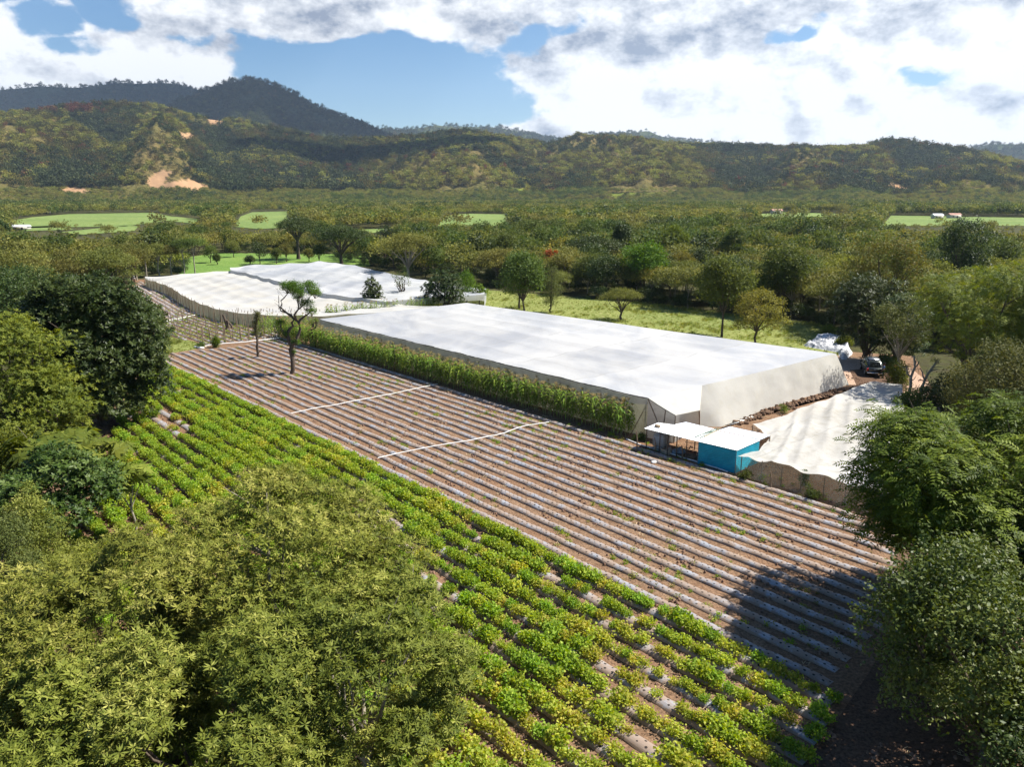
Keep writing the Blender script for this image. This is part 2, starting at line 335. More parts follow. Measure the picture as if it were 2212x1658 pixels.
# net fabrics ---------------------------------------------------
NRD = (-.756, -.655, 0); DRD = (.655, -.756, 0)
def netmat(name, c1, c2, alpha, stain=(.55, .5, .33), st=.3, tr=.35, streak=(1, 1, 1), fine=14, gap=None):
    m, t = mat(name); g = t.n('ShaderNodeTexCoord').outputs['Object']
    s1 = t.noise(t.vm('MULTIPLY', g, streak), .16, 5, .55, .6); s2 = t.noise(g, 1.3, 6, .65)
    col = t.mix(t.mr(s1, .38, .66), c1, c2); col = t.mix(t.m('MULTIPLY', t.mr(s2, .45, .8), st), col, stain)
    nf = t.noise(g, fine, 3, .6)
    if gap:
        for ax_, per in ((NRD, gap), (DRD, gap * 2.3)):
            dn_ = t.n('ShaderNodeVectorMath', operation='DOT_PRODUCT'); t.L.new(g, dn_.inputs[0]); dn_.inputs[1].default_value = ax_; ph = t.m('FRACT', t.m('DIVIDE', t.m('ADD', dn_.outputs['Value'], t.m('MULTIPLY', s2, .3)), per))
            pid = t.n('ShaderNodeTexWhiteNoise', noise_dimensions='1D'); t.L.new(t.m('FLOOR', t.m('DIVIDE', t.m('ADD', dn_.outputs['Value'], t.m('MULTIPLY', s2, .3)), per)), pid.inputs['W']); col = t.hsv(col, .5, 1., t.m('MULTIPLY_ADD', pid.outputs['Value'], .10, .95)); col = t.mix(t.m('MULTIPLY', t.m('LESS_THAN', ph, .018), .35), col, (.35, .34, .32))
    p = princ(t, col, .75, t.bump(t.noise(g, 2.2, 5, .6), .35, .08), 0, .2); tl = t.n('ShaderNodeBsdfTranslucent'); t.L.new(col, tl.inputs[0])
    b = mixs(t, tr, p, tl.outputs[0]); tp = t.n('ShaderNodeBsdfTransparent')
    a = t.m('MULTIPLY', t.mr(nf, .3, .7, .6, 1.4), alpha); a = t.m('MULTIPLY', a, t.mr(s1, .3, .7, 1.25, .75)); a = t.m('MINIMUM', a, 1.)
    finish(t, mixs(t, a, b, tp.outputs[0])); return m
M['roofnet'] = netmat('white_roof_netting', (.48, .50, .54), (.66, .66, .655), .08, (.60, .57, .50), .35, streak=(.8, .35, 1), gap=4.2)
M['ivorynet'] = netmat('ivory_roof_netting', (.62, .62, .61), (.68, .655, .59), .06, (.62, .56, .42), .45, gap=5.)
M['creamnet'] = netmat('cream_low_netting', (.62, .60, .55), (.72, .70, .65), .08, (.42, .38, .28), .6, gap=3.1)
M['endnet'] = netmat('cream_end_netting', (.80, .78, .71), (.86, .84, .77), .05, (.72, .67, .52), .4, tr=.5)
M['sidenet'] = netmat('mossy_side_netting', (.50, .52, .36), (.68, .68, .52), .30, (.30, .34, .13), .75, tr=.6, streak=(2.5, 2.5, .35))
M['greynet'] = netmat('grey_side_netting', (.50, .48, .43), (.62, .60, .55), .2, (.3, .28, .22), .5, tr=.4)
# ================================================================== terrain
def sheet(name, pts, z, m, kind='structure', label=None, cat=None, step=None):
    P = np.array([(p[0], p[1], z) for p in pts]); gq = Geo(); me = bpy.data.meshes.new(name)
    me.from_pydata([tuple(p) for p in P], [], [tuple(range(len(P)))]); me.materials.append(m)
    o = bpy.data.objects.new(name, me); COL.objects.link(o); tag(o, label, cat, kind=kind); return o
def gp(*pts): return [G(x, y) for x, y in pts]
aa = np.linspace(-R(75), R(75), 90); rr = np.concatenate([[2], np.geomspace(12, 9000, 70)])
A, Q = np.meshgrid(aa, rr, indexing='ij'); V = np.stack([Q * np.sin(A), Q * np.cos(A) - 12, np.zeros_like(A)], -1)
g_ = Geo(); g_.grid(V[:, ::-1]); tag(g_.obj('ground', M['floor']), kind='structure')
farm = gp((250, 604), (330, 604), (700, 636), (1000, 650), (1830, 760), (1975, 770), (2080, 960), (2300, 1300), (2500, 1750)) + [np.array((14, 2, 0)), np.array((-22, 2, 0))] + gp((-250, 1600), (-100, 1050), (150, 800), (230, 690))
sheet('tilled_soil', farm, .004, M['soil'])
sheet('meadow', gp((830, 634), (1040, 626), (1400, 656), (1770, 700), (1830, 735), (1800, 790), (1010, 705), (830, 672)), .010, M['grass'], kind='structure')
sheet('grass_verge', gp((345, 725), (420, 738), (440, 752), (380, 762), (352, 772), (330, 765)), .010, M['grass'])
sheet('pasture', gp((380, 603), (410, 555), (470, 547), (790, 548), (800, 575), (520, 590)), .012, M['pasture'])
sheet('dirt_track', gp((1740, 762), (1830, 770), (1960, 790), (2010, 830), (2060, 960), (2130, 1130), (2260, 1330), (2330, 1500), (2250, 1500), (2150, 1330), (2060, 1160), (2000, 980), (1955, 850), (1930, 836), (1835, 832), (1740, 790)), .011, M['path'])
sheet('dark_soil', gp((1835, 800), (1960, 790), (1960, 845), (1850, 845), (1600, 900), (1600, 912), (1850, 833)), .016, M['soildark'])  # darker soil sheet around the truck and along the end netting
sheet('painted_headland_shade', gp((1890, 1090), (1960, 1150), (2060, 1300), (2100, 1700), (1700, 1700), (1780, 1600), (1880, 1450), (1960, 1300), (1930, 1180)), .0135, M['soildark'])  # tree shade painted in as a sheet of darker soil colour
FIELDS = [[(20, 478), (70, 470), (150, 463), (330, 460), (370, 468), (430, 474), (420, 484), (360, 478), (270, 490), (130, 492), (40, 494)], [(20, 492), (130, 488), (160, 497), (60, 500)],
          [(505, 491), (520, 468), (545, 459), (620, 457), (622, 492), (560, 496)], [(945, 490), (962, 466), (1010, 462), (1095, 464), (1092, 484), (1060, 490)],
          [(1640, 463), (1700, 459), (1850, 463), (1800, 473), (1650, 471)], [(1905, 489), (1925, 466), (2400, 474), (2400, 489)], [(2120, 545), (2140, 531), (2400, 536), (2400, 546)],
          [(130, 503), (270, 488), (300, 490), (290, 500), (180, 508)], [(700, 500), (850, 494), (860, 500), (740, 510)]]
for k, f_ in enumerate(FIELDS): sheet('crop_field', [G(a, b) for a, b in f_], .25, M['farfield'])
# hills ------------------------------------------------------------
def skyline(pts, Rd):
    a = []; h = []
    for x, y in pts:
        d = ray(x, y); a.append(math.atan2(d[0], d[1])); h.append(H + Rd * d[2] / math.hypot(d[0], d[1]))
    return np.array(a), np.array(h)
NEAR = [(-700, 300), (-350, 262), (-100, 252), (0, 249), (60, 244), (120, 237), (230, 227), (330, 229), (420, 254), (500, 262), (600, 280), (700, 304), (760, 304), (830, 304), (900, 298), (960, 289), (1000, 285), (1060, 294), (1120, 305), (1180, 316), (1250, 297), (1330, 302), (1450, 314), (1550, 319), (1700, 322), (1850, 322), (1875, 314), (1925, 302), (1980, 309), (2030, 321), (2080, 328), (2130, 338), (2212, 356), (2400, 372), (2900, 390)]
NA, NH = skyline(NEAR, 2300)
BROWN = [[(310, 392), (345, 366), (362, 372), (350, 396), (400, 385), (450, 396), (448, 408), (425, 422), (385, 410), (330, 405)], [(440, 256), (490, 254), (498, 262), (470, 275), (455, 268)], [(388, 288), (415, 284), (442, 306), (400, 308)],
         [(1908, 404), (1925, 397), (1990, 412), (1960, 418), (1912, 415)], [(1172, 406), (1190, 402), (1204, 408), (1185, 412)], [(130, 424), (150, 405), (190, 408), (180, 424)], [(1720, 442), (1770, 441), (1765, 449), (1725, 450)]]
GREENS = [[(1100, 410), (1150, 403), (1180, 412), (1120, 420)], [(1840, 380), (1890, 382), (1905, 405), (1860, 400)], [(1600, 392), (1680, 388), (1670, 398), (1610, 400)], [(1310, 418), (1450, 414), (1440, 424), (1330, 428)]]
NRID = {}
def near_h(a, r):
    crest = np.interp(a, NA, NH); r0 = 1330 + 130 * (fbmn(a * 9 + 3, r * 0, 3, 5) - .5) * 2; Rc = 2300
    wa = a * 10 + (fbmn(a * 6, r / 500, 3, 9) - .5) * 1.6
    rid = 1 - np.abs(2 * vnoise(wa + 20, r / 1500 + 2, 3) - 1); rid2 = 1 - np.abs(2 * vnoise(wa * 2.6 + 7, r / 420, 4) - 1)
    t_ = np.clip((r - r0) / (Rc - r0), 0, 1); prof = t_ ** 1.15 * (1.65 - .65 * t_) * .98 + .02 * t_
    env = (1 - t_) ** .6 * t_ ** .3; NRID['v'] = rid * .6 + rid2 * .4
    h = crest * prof * (1 - env * (1.25 * (1 - rid) + .5 * (1 - rid2) - .3)); h = h + (fbmn(a * 60, r / 60, 4, 2) - .5) * 26 * np.minimum(1, t_ * 4) * (1 - t_ * .75)
    back = np.clip((r - Rc) / 900, 0, 1); return np.where(r > Rc, crest * (1 - back ** 1.2), h) - 2 * (t_ <= 0) * 3
MTN = [(-300, 420), (250, 330), (330, 262), (380, 222), (420, 205), (450, 192), (470, 184), (510, 174), (545, 170), (565, 174), (590, 184), (620, 193), (660, 215), (700, 238), (760, 258), (800, 276), (840, 292), (880, 306), (960, 330), (1100, 370), (1300, 420)]
MA, MH = skyline(MTN, 4100)
def mtn_h(a, r):
    crest = np.interp(a, MA, MH); Rc = 4100; t_ = np.clip((r - 2500) / (Rc - 2500), 0, 1); wa = a * 12 + (fbmn(a * 8, r / 700, 3, 19) - .5) * 1.2
    rid = 1 - np.abs(2 * vnoise(wa + 4, r / 2500, 31) - 1); rid2 = 1 - np.abs(2 * vnoise(wa * 2.7, r / 700, 41) - 1)
    h = crest * (.25 + .75 * t_ ** 1.1) * (1 - (1 - t_) ** .8 * (.6 * (1 - rid) + .3 * (1 - rid2))) + (fbmn(a * 90, r / 80, 4, 6) - .5) * 30 * (1 - t_ * .7)
    back = np.clip((r - Rc) / 900, 0, 1); return np.where(r > Rc, crest * (1 - back), h)
FAR = [(-700, 250), (-300, 205), (-100, 190), (0, 190), (75, 184), (150, 187), (210, 183), (250, 176), (300, 178), (350, 176), (400, 184), (440, 195), (520, 250), (650, 285), (780, 285), (830, 275), (870, 279), (900, 276), (940, 269), (1000, 272), (1080, 274), (1150, 289), (1210, 301), (1270, 289), (1330, 287), (1400, 281), (1430, 293), (1490, 302), (1560, 310), (1700, 335), (1900, 345), (2050, 330), (2090, 322), (2130, 312), (2160, 310), (2212, 312), (2400, 320), (2900, 350)]
FA, FH = skyline(FAR, 6000)
def far_h(a, r):
    crest = np.interp(a, FA, FH); Rc = 6000; t_ = np.clip((r - 4400) / (Rc - 4400), 0, 1); rid = 1 - np.abs(2 * vnoise(a * 16 + 4 + fbmn(a * 9, r / 900, 3, 8), r / 3000, 51) - 1); rid2 = 1 - np.abs(2 * vnoise(a * 44, r / 900, 61) - 1)
    h = crest * (.3 + .7 * t_) * (1 - (1 - t_) ** .8 * (.5 * (1 - rid) + .3 * (1 - rid2))) + (fbmn(a * 140, r / 90, 4, 16) - .5) * 34 * (1 - t_ * .6)
    back = np.clip((r - Rc) / 900, 0, 1); return np.where(r > Rc, crest * (1 - back), h)
def hillmat(name, a, b, c):
    m, t = mat(name); g = t.n('ShaderNodeTexCoord').outputs['Object']; n1 = t.noise(g, .006, 5, .6); n2 = t.noise(g, .07, 6, .7); v = t.n('ShaderNodeTexVoronoi'); t.L.new(g, v.inputs['Vector']); v.inputs['Scale'].default_value = .1
    col = t.mix(t.mr(n1, .38, .62), a, b); col = t.mix(t.mr(n2, .48, .7, 0, .8), col, c)
    bf = attr(t, 'brown'); gf = attr(t, 'green'); n3 = t.noise(g, .12, 5, .7)
    col = t.mix(bf, col, t.mix(n3, (.30, .17, .09), (.46, .29, .16))); col = t.mix(gf, col, (.16, .19, .03))
    h = t.m('MULTIPLY', t.m('SUBTRACT', 1, t.m('MAXIMUM', bf, gf)), t.m('SUBTRACT', t.m('MULTIPLY', n2, 1.5), v.outputs['Distance']))
    finish(t, princ(t, col, 1., t.bump(h, 1., 5.), 0, .02)); return m
M['hills'] = hillmat('hill_scrub', (.125, .112, .034), (.165, .125, .045), (.065, .065, .022))
M['mountain'] = hillmat('mountain_scrub', (.055, .075, .028), (.085, .095, .038), (.035, .05, .02))
def hillmesh(name, fn, r0, r1, na, nr, m, masks=True):
    aa = np.linspace(-R(46), R(46), na); rr = np.linspace(r0, r1, nr); A, Q = np.meshgrid(aa, rr, indexing='ij'); Z = fn(A, Q); X, Y = Q * np.sin(A), Q * np.cos(A)
    g_ = Geo(); g_.grid(np.stack([X, Y, Z], -1)[:, ::-1]); br = np.zeros(X.shape); gr = np.zeros(X.shape)
    if masks:
        px, py = PX(X, Y, Z); px = px + (fbmn(X / 60, Y / 60, 3, 1) - .5) * 22; py = py + (fbmn(X / 60, Y / 60, 3, 2) - .5) * 10
        for p in BROWN: br = np.maximum(br, inpoly(px, py, p))
        for p in GREENS: gr = np.maximum(gr, inpoly(px, py, p))
    o = g_.obj(name, m, smooth=True, vattr={'brown': br[:, ::-1], 'green': gr[:, ::-1]}); tag(o, kind='structure'); return o
hillmesh('hills', near_h, 1150, 3300, 520, 230, M['hills'])
hillmesh('mountain', mtn_h, 2400, 5000, 420, 130, M['mountain'])
hillmesh('far_hills', far_h, 4300, 6800, 420, 90, M['mountain'], False)
# ================================================================== foliage
def leafquad(base, d, side, L, W, bend=.0):
    base = np.array(base, float); d = np.array(d, float); side = np.array(side, float); up = np.cross(d, side)
    return [base, base + d * L * .45 + side * W / 2 + up * bend * L, base + d * L - up * bend * L, base + d * L * .45 - side * W / 2 + up * bend * L]
def sprays(kind, L=.2, W=.06, seed=0, n=None):
    rg = np.random.default_rng(seed); out = []
    def unit(v): return v / np.linalg.norm(v)
    if kind == 'whorl':
        for i in range(n or 9):
            a = i * 2.4 + rg.uniform(-.3, .3); e = rg.uniform(-.35, .75); d = np.array((math.cos(a) * math.cos(e), math.sin(a) * math.cos(e), math.sin(e))); s_ = unit(np.cross(d, (rg.uniform(-.3, .3), rg.uniform(-.3, .3), 1)))
            out.append(leafquad(d * .01, d, s_, L * rg.uniform(.7, 1.15), W, .06))
    elif kind == 'pinnate':
        k = n or 6; RL = L * 2.6
        for i in range(k):
            f = (i + .8) / k; b = np.array((f * RL, 0, .12 * RL * math.sin(f * 3) - .25 * RL * f * f))
            for s in (-1, 1):
                d = unit(np.array((.45, s * 1., rg.uniform(-.4, .05)))); out.append(leafquad(b, d, unit(np.cross(d, (0, 0, 1))), L * (1 - .35 * abs(f - .5)), W))
        d = unit(np.array((1, 0, -.5))); out.append(leafquad((RL, 0, -.15 * RL), d, (0, 1, 0), L, W))
    elif kind == 'palmate':
        for i in range(n or 9):
            a = i * 2 * math.pi / (n or 9) + rg.uniform(-.1, .1); d = unit(np.array((math.cos(a), math.sin(a), -.35 + rg.uniform(-.15, .15)))); out.append(leafquad(d * .02, d, unit(np.cross(d, (0, 0, 1))), L * rg.uniform(.85, 1.1), W, .05))
    else:
        for i in range(n or 5):
            d = unit(rg.normal(size=3) * (1, 1, .55)); s_ = unit(np.cross(d, rg.normal(size=3) * .6 + (0, 0, 1.2))); out.append(leafquad(rg.normal(size=3) * L * .8, d, s_, L * rg.uniform(.7, 1.2), W * rg.uniform(.8, 1.2), .05))
    return np.array(out)                       # (k,4,3)
def crown_geo(clumps, nsp, tmpl, rng, upb=.6, shell=.5, jit=.25, low=-.55):
    """sprays spread through the volume of the clumps; clumps = [(centre, radii)]"""
    C = np.array([c for c, r in clumps]); Rr = np.array([r for c, r in clumps]); wts = (Rr[:, 0] * Rr[:, 1]) ** .8 * Rr[:, 2] ** .3; wts = wts / wts.sum()
    ci = rng.choice(len(C), nsp, p=wts); D = rng.normal(size=(nsp, 3)); D /= np.linalg.norm(D, axis=1)[:, None]; D[:, 2] = np.where(D[:, 2] < low, -D[:, 2], D[:, 2])
    rad = shell + (1 - shell) * rng.random(nsp) ** .6; rad = rad * (1 + .12 * rng.normal(size=nsp)); P = C[ci] + D * rad[:, None] * Rr[ci]
    Z = D * (1 - upb) + np.array((0, 0, upb)) + rng.normal(size=(nsp, 3)) * jit; Z /= np.linalg.norm(Z, axis=1)[:, None]
    X = rng.normal(size=(nsp, 3)); X -= (X * Z).sum(1)[:, None] * Z; X /= np.linalg.norm(X, axis=1)[:, None]; Y = np.cross(Z, X); B = np.stack([X, Y, Z], 1) * rng.uniform(.8, 1.2, nsp)[:, None, None]
    crnd = rng.random(len(C)) * .35; gq = Geo(); ti = rng.integers(0, len(tmpl), nsp)
    for k, T in enumerate(tmpl):
        sel = ti == k; 
        if not sel.any(): continue
        Vv = np.einsum('lvi,nij->nlvj', T, B[sel]) + P[sel][:, None, None]; n = sel.sum() * len(T)
        r = np.clip(np.repeat(rng.random(sel.sum()) * .45 + crnd[ci[sel]], len(T)) + rng.random(n) * .3, 0, 1)
        gq.add(Vv.reshape(-1, 3), np.arange(n * 4).reshape(-1, 4), 0, r)
    return gq
def clumpset(shape, w, h, cb, n, rng, sub=.34):
    """w = crown width, h = tree height, cb = crown base height"""
    out = []; rw = w / 2; ch = (h - cb); perm = rng.permutation(n)
    for i in range(n):
        f = (i + .5) / n; a = i * 2.39996 + rng.uniform(-.4, .4)
        if shape == 'round':
            z = (-.9 + 1.75 * (perm[i] + .5) / n) if i else .85; rr = math.sqrt(max(0, 1 - z * z)) * rng.uniform(.72, 1.05); r = sub * rng.uniform(.75, 1.25)
            c = (math.cos(a) * rr * rw * (1 - sub * .8), math.sin(a) * rr * rw * (1 - sub * .8), cb + ch * (.5 + z * .5 * (1 - sub * .8))); out.append((c, (w * r * .62, w * r * .62, max(ch * r * .6, w * r * .38))))
        elif shape == 'umbrella':
            rr = math.sqrt(f) * rw * .8; r = w * sub * .5 * rng.uniform(.75, 1.25); z = h - ch * (.25 + .45 * (rr / rw) ** 2) - rng.uniform(0, .3) * ch
            out.append(((math.cos(a) * rr, math.sin(a) * rr, z), (r, r, r * .38)))
        elif shape == 'layer':
            z = cb + ch * f; prof = math.sin(math.pi * min(1, .25 + f * .75)) ** .7; rr = rw * prof * rng.uniform(.45, .85); r = w * sub * .45 * rng.uniform(.8, 1.2)
            out.append(((math.cos(a) * rr, math.sin(a) * rr, z), (r, r, r * .42)))
        elif shape == 'column':
            z = cb + ch * f; r = w * .42 * (math.sin(math.pi * min(.97, .15 + f * .82)) ** .8); rr = rw * .3 * rng.uniform(0, 1)
            out.append(((math.cos(a) * rr, math.sin(a) * rr, z), (r, r, ch / n * 1.3)))
    return out
def limbs(gq, h, fork, clumps, r0, rng, lean=(0, 0), kmax=12, sides=6, wob=.3, branchy=2):
    top = np.array((lean[0], lean[1], fork)); mid = top * .5 + rng.normal(size=3) * wob * .4 * (1, 1, 0); mid[2] = fork * .5
    P = [np.zeros(3) - (0, 0, .25), np.array((mid[0] * .3, mid[1] * .3, fork * .22)), mid, top]
    gq.tube(P, [r0 * 1.35, r0 * 1.02, r0 * .9, r0 * .8], sides + 2)
    idx = list(range(len(clumps))); rng.shuffle(idx)
    for i in idx[:kmax]:
        c = np.array(clumps[i][0]); s0 = top + (c - top) * 0; d = c - top; L = np.linalg.norm(d)
        m1 = top + d * .35 + (0, 0, .06 * L) + rng.normal(size=3) * wob * .5 * min(1, L / 3); m2 = top + d * .7 + rng.normal(size=3) * wob * .5 * min(1, L / 3)
        gq.tube([s0, m1, m2, c], [r0 * .55, r0 * .38, r0 * .24, r0 * .1], sides, caps=False)
        for _ in range(branchy):
            e = c + rng.normal(size=3) * np.array(clumps[i][1]) * .6; b = m2 + (c - m2) * rng.uniform(0, .6); gq.tube([b, (b + e) / 2 + rng.normal(size=3) * .1, e], [r0 * .16, r0 * .1, r0 * .04], 4, caps=False)
    return gq
SPR = {}
def spr(kind, L, W, n=None):
    k = (kind, L, W, n)
    if k not in SPR: SPR[k] = [sprays(kind, L, W, s, n) for s in range(3)]
    return SPR[k]
def tree(name, label, cat, loc, h, w, shape='round', leaf='olive', sp=('rand', .3, .2, 5), nsp=1200, cb=None, ncl=14, seed=0, trunk=.16, fork=None, bark='bark', sub=.34, group=None, lean=(0, 0), extra=None, upb=.6, shell=.5, kmax=12, link=True, wob=.3, branchy=2, rz=None, clumps=None, lod=None):
    rng = np.random.default_rng(seed); cb = h * .35 if cb is None else cb; fork = fork if fork is not None else max(.3, cb * .85)
    cl = clumps if clumps is not None else clumpset(shape, w, h, cb, ncl, rng, sub)
    if clumps is None and (lean[0] or lean[1]): cl = [((c[0] + lean[0], c[1] + lean[1], c[2]), r) for c, r in cl]
    root = empty(name, loc, rng.uniform(0, 6.28) if rz is None else rz); tag(root, label, cat, group)
    tg = limbs(Geo(), h, fork, cl, trunk, rng, lean, kmax, wob=wob, branchy=branchy); tg.obj('trunk', M[bark], root, smooth=True)
    cg = crown_geo(cl, nsp, spr(*sp), rng, upb, shell); cg.obj('crown', M[leaf], root)
    return root
# ================================================================== valley forest
RNG = np.random.default_rng(7)
def lib(shape, h, w, leaf, sp, nsp, seed, cb=None, ncl=12, sub=.4, trunk=.14, bark='bark', joined=False, limbk=8, upb=.6, shell=.45):
    rng = np.random.default_rng(seed); cb = h * .4 if cb is None else cb; cl = clumpset(shape, w, h, cb, ncl, rng, sub); fork = max(.3, cb * .8)
    cg = crown_geo(cl, nsp, spr(*sp), rng, upb, shell)
    if joined:
        if limbk:
            b = Geo(); limbs(b, h, fork, cl, trunk, rng, kmax=limbk, sides=4, branchy=0)
            for V_ in b.V: cg.V.append(V_)
            for F_, m_, r_ in b.F: cg.F.append((F_ + cg.n, m_ * 0 + 1, r_))
            cg.n += b.n
        return cg.obj('tree_source', [M[leaf], M[bark]], link=False)
    tg = limbs(Geo(), h, fork, cl, trunk, rng, kmax=limbk, sides=5, branchy=1)
    return tg.obj('trunk', M[bark], link=False, smooth=True), cg.obj('crown', M[leaf], link=False)
EX = [-900, 0, 130, 270, 400, 480, 500, 700, 760, 860, 940, 1060, 1400, 1750, 1810, 1900, 2050, 2400, 3000]
EY = [800, 720, 660, 600, 594, 590, 556, 556, 566, 590, 606, 622, 660, 702, 720, 735, 760, 800, 900]
def in_fields(px, py):
    r = np.zeros(px.shape, bool)
    for f_ in FIELDS: r |= inpoly(px, py, f_)
    return r | inpoly(px, py, [(395, 603), (410, 556), (470, 548), (720, 550), (700, 575), (520, 590)])
st = 5.9; gx, gy = np.meshgrid(np.arange(-1450, 1450, st), np.arange(88, 1720, st)); gx = gx + RNG.uniform(-.45, .45, gx.shape) * st; gy = gy + RNG.uniform(-.45, .45, gx.shape) * st
gx = gx.ravel(); gy = gy.ravel(); px, py = PX(gx, gy, 0.); keep = (py < np.interp(px, EX, EY)) & (px > -330) & (px < 2560) & ~in_fields(px, py)
thin = fbmn(gx / 70, gy / 70, 3, 77); keep &= RNG.random(gx.shape) < np.where(gy < 160, .97, np.where(thin < .36, .62, .95))
# scrubby, more open land between the clearings on the left
openz = inpoly(px, py, [(0, 500), (20, 455), (640, 452), (640, 520), (470, 560), (420, 520), (300, 512)]); keep &= ~openz | (RNG.random(gx.shape) < .62)
gx, gy, px, py = gx[keep], gy[keep], px[keep], py[keep]
hgt = 7.6 * (.82 + .4 * fbmn(gx / 40, gy / 40, 3, 12)) * RNG.uniform(.8, 1.15, gx.shape); hgt = np.where(px[:] > 1700, hgt * 1.05, hgt)
# trees standing just in front of a clearing are kept low in the photograph
tp = PX(gx, gy, hgt); hw_ = 4.2 * FP / gy; block = np.zeros(gx.shape, bool)
for dx_ in (-1, -.5, 0, .5, 1):
    for fy_ in (0, .25, .5, .8): block |= in_fields(tp[0] + dx_ * hw_, tp[1] * (1 - fy_) + py * fy_)
hgt = np.where(block & (RNG.random(gx.shape) < .965), np.minimum(hgt, RNG.uniform(.9, 2.4, gx.shape)), hgt)
gz = np.maximum(0, near_h(np.arctan2(gx, gy), np.hypot(gx, gy))); hb = PX(gx, gy, gz); cut = gz > 22
for p_ in BROWN + GREENS: cut |= inpoly(hb[0], hb[1], p_)
hgt = np.where(cut, .01, hgt); patch_ = fbmn(gx / 110, gy / 75, 3, 91); hgt = hgt * np.where(patch_ > .58, .72, 1.) * np.where(patch_ < .38, 1.12, 1.)
kindn = fbmn(gx / 55, gy / 55, 3, 44); kr = RNG.random(gx.shape)
kind = np.where(kr < .62, 0, np.where(kr < .74, 1, np.where(kr < .775, 2, 3))); kind = np.where((kindn > .66) & (kr > .6), 1, kind); kind = np.where((kindn < .28) & (kr > .75), 2, kind); kind = np.where((patch_ < .38) & (kr < .45), 1, kind); kind = np.where((patch_ > .58) & (kr < .5), 3, kind)
order = np.argsort(gy); ind = order[:300]; rest = order[300:]; rest = rest[hgt[rest] > .1]
KD = [('umbrella', 'olive', 'shade_tree', 'olive-green flat-topped shade tree packed among others in the valley forest'), ('round', 'green', 'forest_tree', 'mid-green rounded tree rising among the olive shade trees'),
      ('round', 'dark', 'forest_tree', 'dark-leaved tree standing among the olive shade trees'), ('umbrella', 'olive2', 'shade_tree', 'yellowish spreading tree among the olive shade trees of the valley')]
LIBN = {}; MID = []; FARL = []
for k, (shp, lf, nm, lab) in enumerate(KD):
    LIBN[k] = [lib(shp, 8.4, 9.4 if shp == 'umbrella' else 7.4, lf, ('rand', .34, .2, 5), 1150, 100 + k * 10 + j, cb=3.4 if shp == 'umbrella' else 2.0, ncl=15, sub=.42 if shp == 'umbrella' else .5, bark='barkpale' if j == 0 else 'bark', trunk=.13) for j in range(3 if k == 0 else 2)]
    MID.append(lib(shp, 8.4, 9.2 if shp == 'umbrella' else 7.4, lf, ('rand', .6, .42, 5), 190, 200 + k, cb=2.4, ncl=10, sub=.5, joined=True, limbk=4)); MID.append(lib(shp, 8.4, 9.2 if shp == 'umbrella' else 7.4, lf, ('rand', .6, .42, 5), 190, 240 + k, cb=2.4, ncl=10, sub=.5, joined=True, limbk=4))
    FARL.append(lib(shp, 8.4, 9.6 if shp == 'umbrella' else 7.6, lf, ('rand', 1.1, .85, 4), 48, 300 + k, cb=2., ncl=7, sub=.55, joined=True, limbk=0))
for i in ind:
    k = int(kind[i]); tr, cr = LIBN[k][int(RNG.integers(0, len(LIBN[k])))]; s_ = hgt[i] / 8.4
    r_ = empty(KD[k][2], (gx[i], gy[i], 0), RNG.uniform(0, 6.28)); r_.scale = (s_ * RNG.uniform(.9, 1.1), s_ * RNG.uniform(.9, 1.1), s_); tag(r_, KD[k][3], 'tree', 'trees of the valley forest')
    for src in (tr, cr):
        c_ = src.copy(); COL.objects.link(c_); c_.parent = r_
_x = RNG.uniform(-120, 120, 900); _y = RNG.uniform(-12, 125, 900); _d = np.maximum(_y * CP + H * SP, .5); _p = 1106 + FP * _x / _d; _k = ((_p > 2380) & (_x > 27)) | ((_p < -330) & (_x < -26)); _x, _y = _x[_k], _y[_k]
ni = len(gx); gx = np.concatenate([gx, _x]); gy = np.concatenate([gy, _y]); gz = np.concatenate([gz, 0 * _x]); hgt = np.concatenate([hgt, RNG.uniform(6, 8.5, len(_x))]); kind = np.concatenate([kind, RNG.choice([0, 1, 3], len(_x))]); rest = np.concatenate([rest, np.arange(ni, len(gx))])
d_ = gy[rest]; vi = np.where(d_ < 420, kind[rest] * 2 + (RNG.random(len(rest)) < .5), 8 + kind[rest]); sc = hgt[rest] / 8.4
tag(scatter('forest', np.stack([gx[rest], gy[rest], gz[rest]], -1), RNG.uniform(0, 6.28, len(rest)), np.stack([sc * RNG.uniform(.9, 1.15, len(rest)), sc * RNG.uniform(.9, 1.15, len(rest)), sc], -1), vi, MID + FARL), kind='stuff')
# undergrowth: coffee bushes below the shade trees --------------------
SHR = [lib('round', 2.0, 2.4, 'dark', ('rand', .22, .12, 5), 150, 400 + j, cb=.2, ncl=6, sub=.6, joined=True, limbk=0) for j in range(3)]
n = 5200; bx = RNG.uniform(-140, 140, n); by = RNG.uniform(88, 330, n); px, py = PX(bx, by, 0.); ey = np.interp(px, EX, EY)
k_ = (py < ey + 1.5) & (py > ey - 34) & (px > -50) & (px < 2300) & ~in_fields(px, py); bx, by = bx[k_], by[k_]
tag(scatter('undergrowth', np.stack([bx, by, 0 * bx], -1), RNG.uniform(0, 6, len(bx)), RNG.uniform(.6, 1.25, len(bx)), RNG.integers(0, 3, len(bx)), SHR), kind='stuff')
